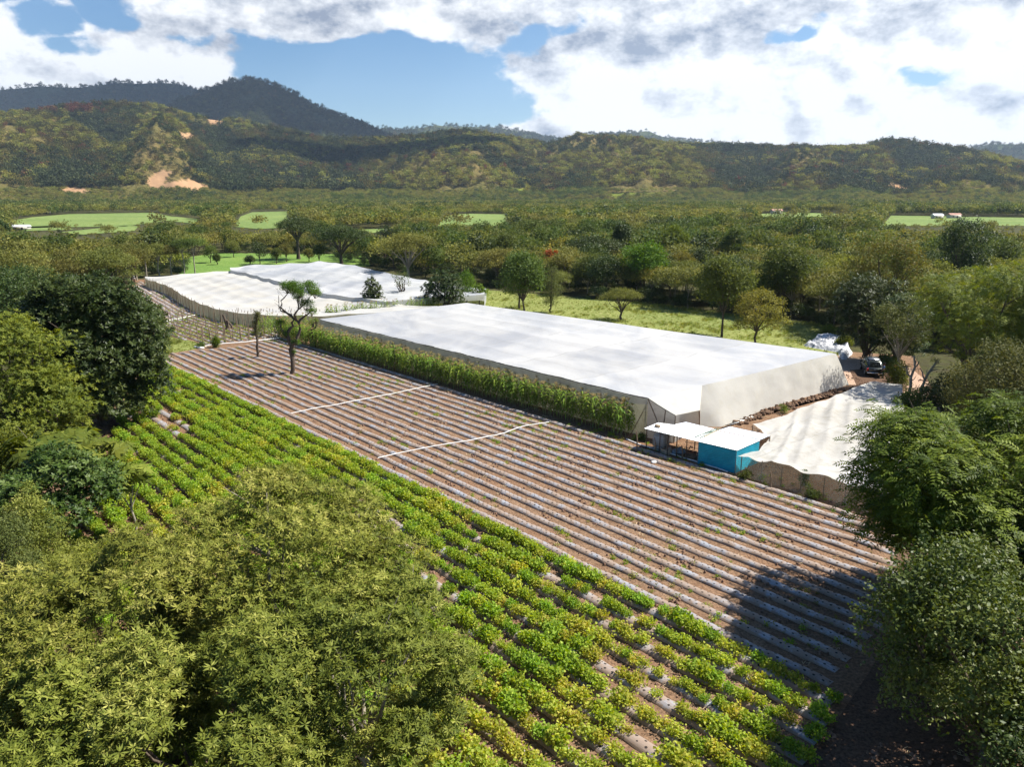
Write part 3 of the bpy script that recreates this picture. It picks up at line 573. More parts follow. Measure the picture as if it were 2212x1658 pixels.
# woods on the hills ---------------------------------------------------
HT = [lib('round', 9, 11, lf, ('rand', 2.0, 1.5, 4), 36, 500 + j, cb=1., ncl=6, sub=.6, joined=True, limbk=0, shell=.5) for j, lf in enumerate(('hill', 'hill', 'conifer', 'redleaf', 'olive2'))]
def hillwood(name, fn, r0, r1, n, smin, smax, seed, amax=41):
    rg = np.random.default_rng(seed); a = rg.uniform(-R(amax), R(amax), n); r = np.sqrt(rg.uniform(r0 ** 2, r1 ** 2, n)); z = fn(a, r); x, y = r * np.sin(a), r * np.cos(a); px, py = PX(x, y, z)
    px2 = px + (fbmn(x / 60, y / 60, 3, 1) - .5) * 22; py2 = py + (fbmn(x / 60, y / 60, 3, 2) - .5) * 10; ex = np.zeros(n, bool)
    if name == 'hill_woods':
        for p in BROWN + GREENS: ex |= inpoly(px2, py2, p)
    rd = NRID['v'].copy() if name == 'hill_woods' else rg.random(n)
    dens = fbmn(x / 160, y / 160, 4, seed) + (.42 * (.5 - rd) if name == 'hill_woods' else 0); k_ = (z > (3 if name == 'hill_woods' else -50)) & (~ex | (rg.random(n) < .03)) & (rg.random(n) < np.clip((dens - .26) * 4.5, .22, 1)); x, y, z, px, dens, rd = x[k_], y[k_], z[k_], px[k_], dens[k_], rd[k_]
    m_ = len(x); kr = rg.random(m_); patch = fbmn(x / 120, y / 120, 3, seed + 5)
    vi = np.where(kr < .62, 0, 1)
    if name == 'hill_woods': vi = np.where(rd + .25 * (kr - .5) < .45, 2, vi); vi = np.where((rd > .62) & (kr > .55), 4, vi)
    vi = vi + 0; vi = np.where((patch > .58) & (kr > .35), 2, vi); vi = np.where((patch < .36) & (kr > .5), 4, vi); vi = np.where(kr > .99, 3, vi)
    if name == 'hill_woods': vi = np.where((px < 230) & (z > 205) & (kr > .35), 3, vi)
    else: vi = np.where(kr < .9, 2, 0)
    s_ = rg.uniform(smin, smax, m_) * (1.25 - .5 * rd)
    tag(scatter(name, np.stack([x, y, z - .6], -1), rg.uniform(0, 6, m_), np.stack([s_, s_, s_ * rg.uniform(.7, 1.25, m_)], -1), vi, HT), kind='stuff')
hillwood('hill_woods', near_h, 1480, 2420, 60000, .55, 1.4, 71)
hillwood('mountain_woods', mtn_h, 2900, 4200, 30000, .8, 1.7, 72, 36)
hillwood('ridge_woods', far_h, 5000, 6060, 22000, 1.0, 1.9, 73)
# ================================================================== planting beds
TR0, TR1 = G(590, 727)[:2], G(1895, 1132)[:2]; BD0, BD1 = G(326, 768)[:2], G(1826, 1496)[:2]
DR = (BD1 - BD0) / np.linalg.norm(BD1 - BD0); NR = np.array((DR[1], -DR[0])); NR = NR if NR[1] < 0 else -NR      # NR points toward the viewer
def bed(path, w=.54, hgt=.16, seed=0, name='planting_bed', label=None, group=None, z0=.02, mt='mulch'):
    rg = np.random.default_rng(seed); path = np.asarray(path); seg = np.linalg.norm(np.diff(path, axis=0), axis=1); L = seg.sum(); n = max(2, int(L / .5)); s = np.linspace(0, L, n); cs = np.concatenate([[0], np.cumsum(seg)])
    P = np.stack([np.interp(s, cs, path[:, 0]), np.interp(s, cs, path[:, 1])], -1); T = np.gradient(P, axis=0); T /= np.linalg.norm(T, axis=1)[:, None]; Nn = np.stack([T[:, 1], -T[:, 0]], -1)
    P = P + Nn * ((fbmn(s / 5, s * 0 + seed, 3, seed) - .5) * .32)[:, None]
    f = np.array([-1, -.82, -.45, 0, .45, .82, 1]); prof = np.array([0, .55, .95, 1, .95, .55, 0]); wj = w / 2 * (1 + .18 * (rg.random(n) - .5)); hj = hgt * (1 + .35 * (rg.random((n, 1)) - .5)) * prof[None] + rg.normal(size=(n, 7)) * .009
    end = np.minimum(1, np.minimum(s, L - s) / .6)[:, None] * .9 + .1; V = np.stack([P[:, None, 0] + Nn[:, None, 0] * f * wj[:, None], P[:, None, 1] + Nn[:, None, 1] * f * wj[:, None], z0 + hj * end], -1)
    uv = np.stack([np.repeat(s[:, None], 7, 1) + seed * .37, np.repeat(((f + 1) / 2)[None], n, 0)], -1).reshape(-1, 2); g_ = Geo(); g_.grid(V)
    o = g_.obj(name, M[mt], smooth=True, uv=uv); tag(o, label, 'planting bed', group); return o, P, s
ORD = 'first second third fourth fifth sixth seventh eighth ninth tenth eleventh twelfth thirteenth fourteenth fifteenth sixteenth seventeenth eighteenth nineteenth twentieth twenty-first twenty-second twenty-third twenty-fourth twenty-fifth twenty-sixth twenty-seventh twenty-eighth twenty-ninth thirtieth'.split()
LB1 = 'bare silver plastic planting bed with punched holes in the harvested middle field'
for i in range(16):
    f = i / 15.; a = TR0 + (BD0 - TR0) * f; b = TR1 + (BD1 - TR1) * f; d = (b - a) / np.linalg.norm(b - a); rg = np.random.default_rng(i + 900)
    bul = math.sin(f * math.pi); a = a + d * (rg.uniform(0, .9) + 4.2 * bul * (1 - f)); b = b + d * (rg.uniform(-1., 1.) + 1.6 * bul); side = np.array((-d[1], d[0])); k_ = np.linspace(0, 1, 12)
    path = a + (b - a) * k_[:, None]
    bed(path, seed=i, label=('bare silver plastic planting bed running along the foot of the maize strip' if i == 0 else 'bare silver planting bed right beside the first row of green crop' if i == 15 else 'bare silver plastic planting bed, %s one out from the maize strip' % ORD[i]), group='bare planting beds of the middle field')
F2 = [G(*q)[:2] for q in ((336, 774), (262, 880), (225, 1050), (140, 1200), (-60, 1500), (-150, 1900), (1600, 1900), (1722, 1690), (1795, 1560), (1838, 1500))]
CROPS = []; LB2 = 'silver plastic planting bed under leafy green crop plants'
for i in range(1, 34):
    o_ = BD0 + NR * (1.28 * i - .15); s = np.arange(-20, 105, .25); P = o_ + DR * s[:, None]; k_ = inpoly(P[:, 0], P[:, 1], F2) & (P[:, 1] > 12)
    if k_.sum() < 12: continue
    P = P[k_][::2]; o, P2, s2 = bed(P, w=.66, seed=100 + i, label='silver bed under leafy green plants, %s crop row out from the bare field' % ORD[min(i, 30) - 1], group='planting beds of the green crop', z0=.02); CROPS.append((i, P2))
LB3 = 'plastic covered bed of small green seedlings among upright wooden stakes'
F3 = [G(*q)[:2] for q in ((437, 748), (606, 729), (618, 700), (600, 690), (495, 693), (446, 676), (368, 693), (340, 700), (345, 718), (400, 735))]; STK = []; SEED = []
for i in range(-18, 30):
    o_ = TR0 + NR * (1.12 * i + .4) ; s = np.arange(-70, 30, .5); P = o_ + DR * s[:, None]; k_ = inpoly(P[:, 0], P[:, 1], F3)
    if k_.sum() < 5: continue
    P = P[k_]; bed(P, w=.62, seed=200 + i, label=LB3, group='planting beds of the staked field'); SEED.append(P)
    if i % 2 == 0: STK.append(P)
A4 = np.array([G(*q)[:2] for q in ((302, 609), (344, 631), (382, 651), (405, 666), (432, 675))]); B4 = np.array([G(*q)[:2] for q in ((268, 648), (295, 672), (325, 690), (348, 702), (362, 706))])
for i in range(9):
    P = A4 + (B4 - A4) * i / 8.; P = np.array([[np.interp(q, np.arange(5), P[:, c]) for c in (0, 1)] for q in np.linspace(0, 4, 15)]); bed(P, w=.8, seed=300 + i, label='curved plastic planting bed on red soil beside the farthest net house', group='curved beds of the far left field'); SEED.append(P[::1])
# crop plants ------------------------------------------------------
def plantsrc(nm, leaf, seed, n=110, w=.43, h=.50, L=.125, W=.11, link=False):
    rg = np.random.default_rng(seed); cl = [((rg.uniform(-.12, .12), rg.uniform(-.12, .12), h * .35), (w * .8, w * .8, h * .6))] + [((math.cos(a) * w * .6, math.sin(a) * w * .6, h * rg.uniform(.25, .6)), (w * .4, w * .4, h * .4)) for a in rg.uniform(0, 6.28, 5)]
    g_ = crown_geo(cl, n, spr('rand', L, W, 4), rg, .8, .55, low=-.1)
    for c, r_ in cl: g_.tube([(0, 0, -.02), (c[0] * .6, c[1] * .6, c[2] * .7), c], [.012, .01, .006], 3, caps=False)
    return g_.obj('crop_plant', M[leaf], link=link)
M['crop'] = leafmat('crop_leaf', [(.10, .165, .016), (.18, .28, .026), (.28, .38, .043), (.44, .49, .085)], trans=.38, ov=.15)
M['cropy'] = leafmat('crop_leaf_yellowing', [(.14, .19, .018), (.28, .34, .035), (.48, .47, .08), (.64, .54, .13)], trans=.38, ov=.15)
PS = [plantsrc('a', 'crop', 1), plantsrc('b', 'crop', 2), plantsrc('c', 'crop', 3, 90), plantsrc('d', 'cropy', 4, 85), plantsrc('e', 'cropy', 5, 60, .42, .34)]
pts = []; pv = []; psc = []
for i, P in CROPS:
    L = np.linalg.norm(np.diff(P, axis=0), axis=1).sum(); n = int(L / .42); q = np.linspace(0, len(P) - 1, n) + RNG.normal(size=n) * .12; X = np.interp(q, np.arange(len(P)), P[:, 0]); Y = np.interp(q, np.arange(len(P)), P[:, 1])
    px, py = PX(X, Y, 0.); lush = fbmn(X / 7, Y / 7, 3, 5) + .16 * (fbmn(X / 1.6, Y / 1.6, 2, 9) - .5)
    right = np.clip((px - 950) / 900, 0, 1) * np.clip((py - 1050) / 300, 0, 1); lush = np.clip(lush, .46, 1) * .5 + .5 * (fbmn(X / 2.1, Y / 2.1, 3, 55) * .9 + .12); thr = .36 + .07 * right + .10 * (RNG.random(n) < .2)
    bare = inpoly(px, py, [(270, 905), (330, 880), (420, 920), (400, 950)]) | inpoly(px, py, [(770, 1070), (850, 1100), (1010, 1330), (960, 1330), (760, 1160)]) | inpoly(px, py, [(1230, 1430), (1330, 1500), (1450, 1640), (1380, 1640)])
    k_ = (lush > thr) & (~bare | (RNG.random(n) < .3)); yl = fbmn(X / 5 + 50, Y / 5, 3, 31) + .25 * right + RNG.normal(size=n) * .09
    yl = yl + RNG.normal(size=n) * .05; v = np.where(yl > .64, 3, RNG.integers(0, 3, n)); v = np.where(yl > .76, 4, v); s_ = (.60 + .70 * np.clip((lush - thr) * 2.6, 0, .55)) * RNG.uniform(.82, 1.18, n)
    jx = RNG.normal(size=(n, 2)) * .06
    for a_, b_ in zip(np.stack([X + jx[:, 0], Y + jx[:, 1], 0 * X + .12], -1)[k_], zip(v[k_], s_[k_])): pts.append(a_); pv.append(b_[0]); psc.append(b_[1])
pts = np.array(pts); pv = np.array(pv); psc = np.array(psc); od = np.argsort(np.hypot(pts[:, 0], pts[:, 1])); px, py = PX(pts[od, 0], pts[od, 1], .3)
vis = (py < 1660) & (px > 560) & (px < 1850) & ~((px < 960) & (py > 1100) & (px < 560 + (py - 1100) * 1.1)); own = od[vis][:300]; oth = np.setdiff1d(od, own)
for i in own:
    c_ = PS[pv[i]].copy(); COL.objects.link(c_); c_.name = 'crop_plant'; c_.location = pts[i]; c_.rotation_euler = (0, 0, RNG.uniform(0, 6.28)); c_.scale = (psc[i],) * 3
    tag(c_, 'low bushy crop plant with lobed green leaves near the bottom edge of the field' if pv[i] < 3 else 'low crop plant with yellowing leaves near the bottom edge of the field', 'crop plant', 'nearest plants of the green crop')
tag(scatter('crop_rows', pts[oth], RNG.uniform(0, 6.28, len(oth)), psc[oth], pv[oth], PS), kind='stuff', label='dense rows of leafy green crop plants on silver plastic beds')
# seedlings, weeds, grass tufts, clods ----------------------------------
SD = [plantsrc('s', 'crop', 11, 14, .3, .2, .12, .09), plantsrc('s', 'olive2', 12, 12, .28, .18, .12, .08)]
q = []
for P in SEED:
    n = int(len(P) * 1.6)
    for _ in range(n):
        f = RNG.uniform(0, len(P) - 1); q.append((np.interp(f, np.arange(len(P)), P[:, 0]) + RNG.normal() * .12, np.interp(f, np.arange(len(P)), P[:, 1]) + RNG.normal() * .12, .15))
q = np.array(q); tag(scatter('seedlings', q, RNG.uniform(0, 6, len(q)), RNG.uniform(.35, .7, len(q)), RNG.integers(0, 2, len(q)), SD), kind='stuff')
def onpoly(poly, n, rg):
    P = np.array(poly); lo, hi = P.min(0), P.max(0); X = rg.uniform(lo[0], hi[0], n); Y = rg.uniform(lo[1], hi[1], n); k_ = inpoly(X, Y, [tuple(p) for p in P]); return X[k_], Y[k_]
F1 = [TR0, TR1, BD1, BD0]; wx, wy = onpoly(F1, 9000, RNG); wn = fbmn(wx / 3, wy / 3, 3, 3) + .25 * fbmn(wx / .8, wy / .8, 2, 8); k_ = wn > .70; wx, wy = wx[k_], wy[k_]
wx2, wy2 = onpoly([G(*q)[:2] for q in ((1000, 870), (1400, 950), (1790, 1060), (1870, 1130), (1850, 1145), (1380, 985), (980, 890))], 1600, RNG); wx = np.concatenate([wx, wx2[:500]]); wy = np.concatenate([wy, wy2[:500]])
tag(scatter('weeds', np.stack([wx, wy, 0 * wx + .01], -1), RNG.uniform(0, 6, len(wx)), RNG.uniform(.25, .8, len(wx)), RNG.integers(0, 2, len(wx)), [SD[1], SD[0]]), kind='stuff')
M['clod'] = simple('dry_soil_clods', (.25, .15, .10), .95, nscale=5, var=.5); M['straw2'] = simple('dead_stalks', (.52, .40, .24), .9, nscale=5, var=.4)
cg = Geo(); [cg.blob((RNG.normal() * .12, RNG.normal() * .12, .02), (RNG.uniform(.03, .09),) * 3, 0, s, .3, 6, 4) for s in range(5)]; CL = cg.obj('clod', M['clod'], link=False)
cg = Geo(); [cg.tube([(x0, y0, .03), (x0 + math.cos(a) * .2, y0 + math.sin(a) * .2, .06)], .012, 3) for x0, y0, a in RNG.uniform(-.2, .2, (6, 3)) * (1, 1, 15)]; ST = cg.obj('stalk', M['straw2'], link=False)
allp = [tuple(p[:2]) for p in farm]; sx_, sy_ = onpoly(allp, 30000, RNG); k_ = (sy_ < 85) & (sy_ > 14) & (fbmn(sx_ / 4, sy_ / 4, 3, 60) + .2 * RNG.random(len(sx_)) > .5); sx_, sy_ = sx_[k_], sy_[k_]
tag(scatter('soil_clods', np.stack([sx_, sy_, 0 * sx_ + .01], -1), RNG.uniform(0, 6, len(sx_)), RNG.uniform(.5, 1.3, len(sx_)), (RNG.random(len(sx_)) < .3).astype(int), [CL, ST]), kind='stuff')
tg_ = Geo()
for _ in range(26):
    a = RNG.uniform(0, 6.28); r_ = RNG.uniform(0, .3); b = np.array((math.cos(a) * r_, math.sin(a) * r_, 0)); d = np.array((math.cos(a) * .35, math.sin(a) * .35, 1)); d /= np.linalg.norm(d); tg_.add(leafquad(b, d, (-math.sin(a), math.cos(a), 0), RNG.uniform(.15, .4), .04), [(0, 1, 2, 3)], 0, [RNG.random()])
M['tuft'] = leafmat('grass_blades', [(.16, .20, .04), (.24, .27, .06), (.36, .34, .14)], trans=.35, ov=.2); TF = tg_.obj('tuft', M['tuft'], link=False)
mx_, my_ = onpoly([p[:2] for p in gp((830, 634), (1040, 626), (1400, 656), (1770, 700), (1830, 735), (1800, 790), (1010, 705), (830, 672))], 9000, RNG); gx2, gy2 = onpoly([p[:2] for p in gp((345, 725), (420, 738), (440, 752), (380, 762), (352, 772), (330, 765))], 900, RNG)
mx_ = np.concatenate([mx_, gx2]); my_ = np.concatenate([my_, gy2]); tag(scatter('meadow_tufts', np.stack([mx_, my_, 0 * mx_], -1), RNG.uniform(0, 6, len(mx_)), RNG.uniform(.4, 1.1, len(mx_)) * (.6 + 1.0 * (fbmn(mx_ / 4, my_ / 4, 2, 4) > .55)), 0 * mx_, [TF]), kind='stuff')
# maize ------------------------------------------------------------
M['maize'] = leafmat('maize_leaf', [(.08, .14, .018), (.15, .235, .03), (.26, .34, .055), (.44, .43, .16)], trans=.35, ov=.2); M['tassel'] = leafmat('maize_tassel', [(.35, .27, .10), (.50, .42, .20)], trans=.3, ov=.15); M['stalk'] = simple('maize_stalk', (.30, .34, .12), .7, nscale=4, var=.3)
def maize(seed):
    rg = np.random.default_rng(seed); h = 2.75; g_ = Geo(); bend = rg.normal(size=2) * .06
    def ax(f): return np.array((bend[0] * f * f * h, bend[1] * f * f * h, f * h))
    g_.tube([ax(f) for f in (0, .35, .7, 1)], [.022, .02, .014, .007], 5, 1)
    for i in range(13):
        f = .16 + .72 * i / 12; a = (i % 2) * math.pi + rg.uniform(-.6, .6) + seed; L = (.85 - .3 * abs(f - .5)) * rg.uniform(.8, 1.15); d = np.array((math.cos(a), math.sin(a), 0)); s_ = np.array((-d[1], d[0], 0)) * .05 * rg.uniform(.9, 1.3); b = ax(f); prof = [(0, 0), (.25, .22), (.55, .25), (.85, .05), (1., -.18)]
        Q = [b + d * x * L + np.array((0, 0, z * L * rg.uniform(.8, 1.2))) for x, z in prof]; V = []
        for j, p in enumerate(Q): wj = (.5, 1, 1, .7, .05)[j]; V += [p - s_ * wj, p + s_ * wj]
        r0 = rg.random() * (.55 if f > .35 else 1.); g_.add(V, [(2 * j, 2 * j + 1, 2 * j + 3, 2 * j + 2) for j in range(4)], 0, [r0] * 4)
    for z_ in (.45, .52): c = ax(z_) + (.04, 0, 0); g_.tube([c, c + (.05, .02, .12), c + (.06, .03, .22)], [.02, .03, .01], 5, 0)
    tg2 = Geo(); top = ax(.97)
    for j in range(9):
        a = j * 2.4; e = .5 + .5 * (j == 0); d = np.array((math.cos(a) * (1 - e) * 1.2, math.sin(a) * (1 - e) * 1.2, e + .2)); d = d / np.linalg.norm(d); tg2.tube([top, top + d * .17, top + d * .32 + (0, 0, -.02)], [.012, .013, .004], 3, 0, caps=False)
    return g_, tg2
MZ = []; MZJ = []
for s in range(5):
    a, b = maize(s); MZ.append((a.obj('maize_plant', [M['maize'], M['stalk']], link=False), b.obj('tassel', M['tassel'], link=False)))
    a, b = maize(s)
    for V_ in b.V: a.V.append(V_)
    for F_, m_, r_ in b.F: a.F.append((F_ + a.n, m_ * 0 + 2, r_))
    a.n += b.n; MZJ.append(a.obj('maize_source', [M['maize'], M['stalk'], M['tassel']], link=False))
C0, C1 = G(600, 731)[:2], G(1352, 944)[:2]; dC = (C1 - C0) / np.linalg.norm(C1 - C0); nC = np.array((-dC[1], dC[0])); nC = nC if nC[1] > 0 else -nC; LC = np.linalg.norm(C1 - C0); mp = []
for row, off in enumerate((0, .65, 1.3)):
    for s in np.arange(0, LC, .26):
        if RNG.random() < .07: continue
        p = C0 + dC * (s + RNG.normal() * .06) + nC * (off + RNG.normal() * .1); mp.append((p[0], p[1], row))
for _ in range(40): p = G(RNG.uniform(560, 690), RNG.uniform(712, 730)); mp.append((p[0], p[1], 1))
mp = np.array(mp); dist = np.hypot(mp[:, 0], mp[:, 1]) + mp[:, 2] * 12; od = np.argsort(dist); GM = 'maize planted in a strip along the large net house'
for i in od[:300]:
    s = int(RNG.integers(0, 5)); o = MZ[s][0].copy(); COL.objects.link(o); o.name = 'maize_plant'; o.location = (mp[i, 0], mp[i, 1], .0); o.rotation_euler = (RNG.normal() * .03, RNG.normal() * .03, RNG.uniform(0, 6.28)); sc = RNG.uniform(.82, 1.1); o.scale = (sc,) * 3
    tag(o, 'tall green maize plant with pale tassel in the strip beside the large net house', 'maize plant', GM); c = MZ[s][1].copy(); COL.objects.link(c); c.parent = o
rm = od[300:]; ex = [G(RNG.uniform(700, 850), 0) for _ in range(0)]
mpts = [(mp[i, 0], mp[i, 1], 0) for i in rm]
for _ in range(70):
    f = RNG.random(); p = G(705 + f * 160, 699 - f * 17 + RNG.normal() * 1.0); mpts.append((p[0], p[1], 0))
for _ in range(26):
    f = RNG.random(); p = G(870 + f * 80, 683 - f * 8 + RNG.normal() * .8); mpts.append((p[0], p[1], 0))
mpts = np.array(mpts); tag(scatter('maize_stand', mpts, RNG.uniform(0, 6, len(mpts)), RNG.uniform(.75, 1.08, len(mpts)), RNG.integers(0, 5, len(mpts)), MZJ), kind='stuff')
# ================================================================== net houses
def curve(pts, n, z):
    pts = [np.array(p, float) for p in pts]; W = np.array([G(p[0], p[1], p[2] if len(p) > 2 else z) for p in pts]); s = np.concatenate([[0], np.cumsum(np.linalg.norm(np.diff(W[:, :2], axis=0), axis=1))]); q = np.linspace(0, s[-1], n)
    return np.stack([np.interp(q, s, W[:, c]) for c in range(3)], -1)
def ruled(A, B, m): f = np.linspace(0, 1, m)[None, :, None]; return A[:, None] * (1 - f) + B[:, None] * f
def post(x, y, h, parent, m='wood', r=.05, name='post', z0=-.1, lean=(0, 0)):
    return Geo().tube([(x, y, z0), (x + lean[0] * .5, y + lean[1] * .5, h * .5), (x + lean[0], y + lean[1], h)], [r, r * .9, r * .8], 6).obj(name, M[m], parent)
M['cord'] = simple('dark_seam_cord', (.16, .16, .15), .9, nscale=3, var=.4)
# --- large net house
ZT = 3.4; P0, P1, P2, P3 = G(690, 690, ZT), G(1400, 861, ZT), G(1806, 765, ZT), G(1008, 655, ZT); B1 = G(1396, 946)
big = tag(empty('net_house', (*((P0 + P1) / 2)[:2], 0)), 'largest flat-roofed white net house standing behind the strip of maize', 'net house'); O = np.array(big.location)
nu, nv = 110, 70; u_ = np.linspace(0, 1, nu)[:, None, None]; v_ = np.linspace(0, 1, nv)[None, :, None]; Vr = (P0 * (1 - u_) + P1 * u_) * (1 - v_) + (P3 * (1 - u_) + P2 * u_) * v_
uu, vv = u_[..., 0] + 0 * v_[..., 0], v_[..., 0] + 0 * u_[..., 0]; edge_ = np.minimum(1, np.minimum(np.minimum(uu, 1 - uu) * 12, np.minimum(vv, 1 - vv) * 10))
Vr[..., 2] += edge_ * (-.16 * np.abs(np.sin(vv * math.pi * 6)) * (.6 + .8 * fbmn(uu * 6, vv * 5, 3, 1)) - .12 * np.abs(np.sin(uu * math.pi * 11)) * (.3 + fbmn(uu * 9, vv * 9, 2, 2)) + .28 * (fbmn(uu * 14, vv * 9, 4, 3) - .4)) + .10 * (fbmn(uu * 8, vv * 6, 2, 9) - .5)
rough_edge = -.06 * np.abs(np.sin(uu * math.pi * 11)) * (vv < .02); Vr[..., 2] += rough_edge
g_ = Geo(); g_.grid(Vr - O); g_.obj('roof_netting', M['roofnet'], big, smooth=True)
def wall(A, B, m, mt, name, parent, off, amp=.07, fold=26, seed=1):
    W = ruled(A, B, m); n = len(A); f = np.linspace(0, 1, n)[:, None]; k = np.linspace(0, 1, m)[None]; T = np.gradient((A + B) / 2, axis=0); Nn = np.stack([T[:, 1], -T[:, 0]], -1); Nn /= np.linalg.norm(Nn, axis=1)[:, None] + 1e-9
    d = (fbmn(f * fold + k * 1.2, k * 1.5 + f * 0, 3, seed) - .5) * 2 * amp * np.sin(np.clip(k, 0, 1) * math.pi * .85 + .15) + .0
    W[..., :2] += Nn[:, None] * d[..., None]; g_ = Geo(); g_.grid(W - off); return g_.obj(name, M[mt], parent, smooth=True)
dB = B1 - P1; dB[2] = 0; At = np.linspace(0, 1, 120)[:, None]; Ft = P0 * (1 - At) + P1 * At; Ft[:, 2] = Vr[0, 0, 2] * 0 + ZT - .02 - .06 * np.abs(np.sin(At[:, 0] * math.pi * 11)); Fb = Ft.copy(); Fb[:, 2] = 0; Fb[:, :2] += dB[:2]
wall(Ft, Fb, 8, 'sidenet', 'front_netting', big, O, .12, 30)
Fh = Ft.copy(); Fh[:, :2] += dB[:2] * .15 + np.array(NR) * .06; Fh[:, 2] -= .5 + .22 * np.abs(np.sin(At[:, 0] * math.pi * 11)); Fh2 = Ft.copy(); Fh2[:, :2] += NR * .05; Fh2[:, 2] += .01
wall(Fh2, Fh, 4, 'greynet', 'overhang', big, O, .03, 60, 4)
sm = Ft - O; sm[:, 2] += .02 + .02 * RNG.random(120); sm[:, :2] += NR * .06; Geo().tube(sm, .035 + .03 * RNG.random(120), 5).obj('seam', M['cord'], big)
TT = P1 * .76 + P2 * .24; E1, E2 = G(1459, 898, 2.35), G(1511, 887, 2.45); T2 = np.linspace(0, 1, 60)[:, None]; top = TT * (1 - T2) + P2 * T2
wall(top, curve([(1511, 922), (1560, 923), (1593, 911), (1647, 886), (1768, 851), (1834, 832)], 60, .02), 14, 'endnet', 'end_netting', big, O, .22, 16, 7)
q = np.linspace(0, 1, 12)[:, None]; wall(P1 * (1 - q) + TT * q + (0, 0, -.01), E1 * (1 - q) + E2 * q, 8, 'endnet', 'porch_roof', big, O, .05, 8, 8)
E1b, E2b = E1 * (1, 1, 0), G(1511, 922); wall(P1 * (1 - q) + E1 * q, B1 * (1 - q) + E1b * q, 6, 'greynet', 'porch_netting', big, O, .05, 7, 9); wall(E1 * (1 - q) + E2 * q, E1b * (1 - q) + E2b * q, 6, 'greynet', 'porch_netting', big, O, .07, 9, 10)
Geo().tube([P1 - O, (P1 * .4 + E1 * .6) - O + (0, 0, -.06), E1 - O], .035, 5).obj('seam', M['cord'], big)
wall(P0 * (1 - T2) + P3 * T2, (P0 * (1 - T2) + P3 * T2) * (1, 1, 0), 4, 'endnet', 'end_netting', big, O, .1, 20, 11); wall(P3 * (1 - T2) + P2 * T2, (P3 * (1 - T2) + P2 * T2) * (1, 1, 0), 4, 'endnet', 'back_netting', big, O, .1, 20, 12)
P2b = G(1834, 832); g_ = Geo(); g_.add([TT - O, E2 - O, E2b - O], [(0, 1, 2)]); g_.add([P2 - O, P2b - O, P2 * (1, 1, 0) - O], [(0, 1, 2)]); g_.obj('corner_flap', M['endnet'], big)
for i in range(12):
    for j in range(6):
        if j in (0, 5) or i in (0, 11) or (i + j) % 2 == 0:
            u, v = i / 11., j / 5.; p = (P0 * (1 - u) + P1 * u) * (1 - v) + (P3 * (1 - u) + P2 * u) * v - O; p[:2] *= .995; post(p[0], p[1], ZT - .22, big, r=.06)
for a, b in ((P1, B1 * .3 + E1b * .7), (P1 * .35 + E1 * .65, B1 * .45 + E1b * .55), (E1, E1b), (E2, E2b)): a, b = a - O, b - O; Geo().tube([b - (0, 0, .1), (a + b) / 2, a - (0, 0, .04)], .05, 6).obj('post', M['wood'], big)
Geo().tube([B1 - O + dB * .5 + np.append(-DR, 0) * 1.6, P1 - O + (0, 0, -.35)], .04, 5).obj('guy_pole', M['wood'], big)
# --- far net houses
def farhouse(label, back, front, z, mt, side, seed, skirt_h, nu=120, nv=40, sag=.16, cells=9):
    A = curve(back, nu, z); B = curve(front, nu, z); c = B.mean(0) * (1, 1, 0); r = tag(empty('net_house', c), label, 'net house', 'far net houses'); W = ruled(A, B, nv); f = np.linspace(0, 1, nu)[:, None]; k = np.linspace(0, 1, nv)[None]
    W[..., 2] += -sag * np.abs(np.sin(k * math.pi * 5)) - sag * np.abs(np.sin(f * math.pi * cells)) * (.4 + fbmn(f * 9, k * 6, 2, seed)) + .35 * (fbmn(f * 8, k * 6, 3, seed + 1) - .5)
    g_ = Geo(); g_.grid(W - c); g_.obj('roof_netting', M[mt], r, smooth=True)
    top = W[:, -1].copy(); top[:, 2] -= .02; bot = top.copy(); bot[:, 2] = max(0, z - skirt_h); bot[:, :2] += NR * .25; wall(top, bot, 5, side, 'side_netting', r, c, .12, 40, seed)
    top = W[:, 0].copy(); bot = top * (1, 1, 0); wall(top, bot, 3, side, 'side_netting', r, c, .1, 30, seed + 3)
    top = W[-1].copy(); wall(top, top * (1, 1, 0), 3, mt, 'end_netting', r, c, .08, 10, seed + 4); top = W[0].copy(); wall(top, top * (1, 1, 0), 3, side, 'end_netting', r, c, .08, 10, seed + 5); return r, W
fh1, W1 = farhouse('long ivory net house whose curved mossy side faces the red soil beds', [(313, 598), (420, 591), (497, 584), (525, 589), (593, 607), (640, 620), (707, 637), (778, 646), (860, 656), (945, 662)], [(315, 601), (361, 616), (394, 637), (436, 657), (485, 671), (548, 679), (614, 682), (690, 683), (800, 676), (945, 666)], 2.0, 'ivorynet', 'sidenet', 21, 2.0, sag=.2, cells=13)
c = np.array(fh1.location)
for k in range(0, 86, 3): p = W1[k, -1] - c + np.append(NR * .35, 0); post(p[0], p[1], 2.2 + .3 * RNG.random(), fh1, r=.05)
fh2, W2 = farhouse('bluish white net house at the back, bordering the dark trees', [(497, 579), (530, 573), (560, 571), (600, 571), (630, 568), (665, 568), (693, 564), (766, 574), (835, 589), (928, 607), (1050, 623)], [(498, 583), (525, 587), (593, 605), (640, 617), (707, 634), (778, 643), (841, 651), (935, 643), (1046, 635)], 2.5, 'roofnet', 'ivorynet', 31, 1.1, sag=.2, cells=11)
# --- low cream net house beside the shed
lo = tag(empty('net_house', G(1700, 1000) * (1, 1, 0)), 'low sagging cream net house between the turquoise shed and the feathery tree', 'net house'); c = np.array(lo.location); zl = 1.55
A = curve([(1626, 916), (1650, 907), (1692, 898), (1731, 878), (1794, 857), (1834, 842), (1891, 823), (1949, 829)], 70, zl); B = curve([(1593, 982), (1640, 992), (1701, 1008), (1734, 1019), (1790, 1030), (1860, 1052), (1910, 1066), (1955, 1078)], 70, zl)
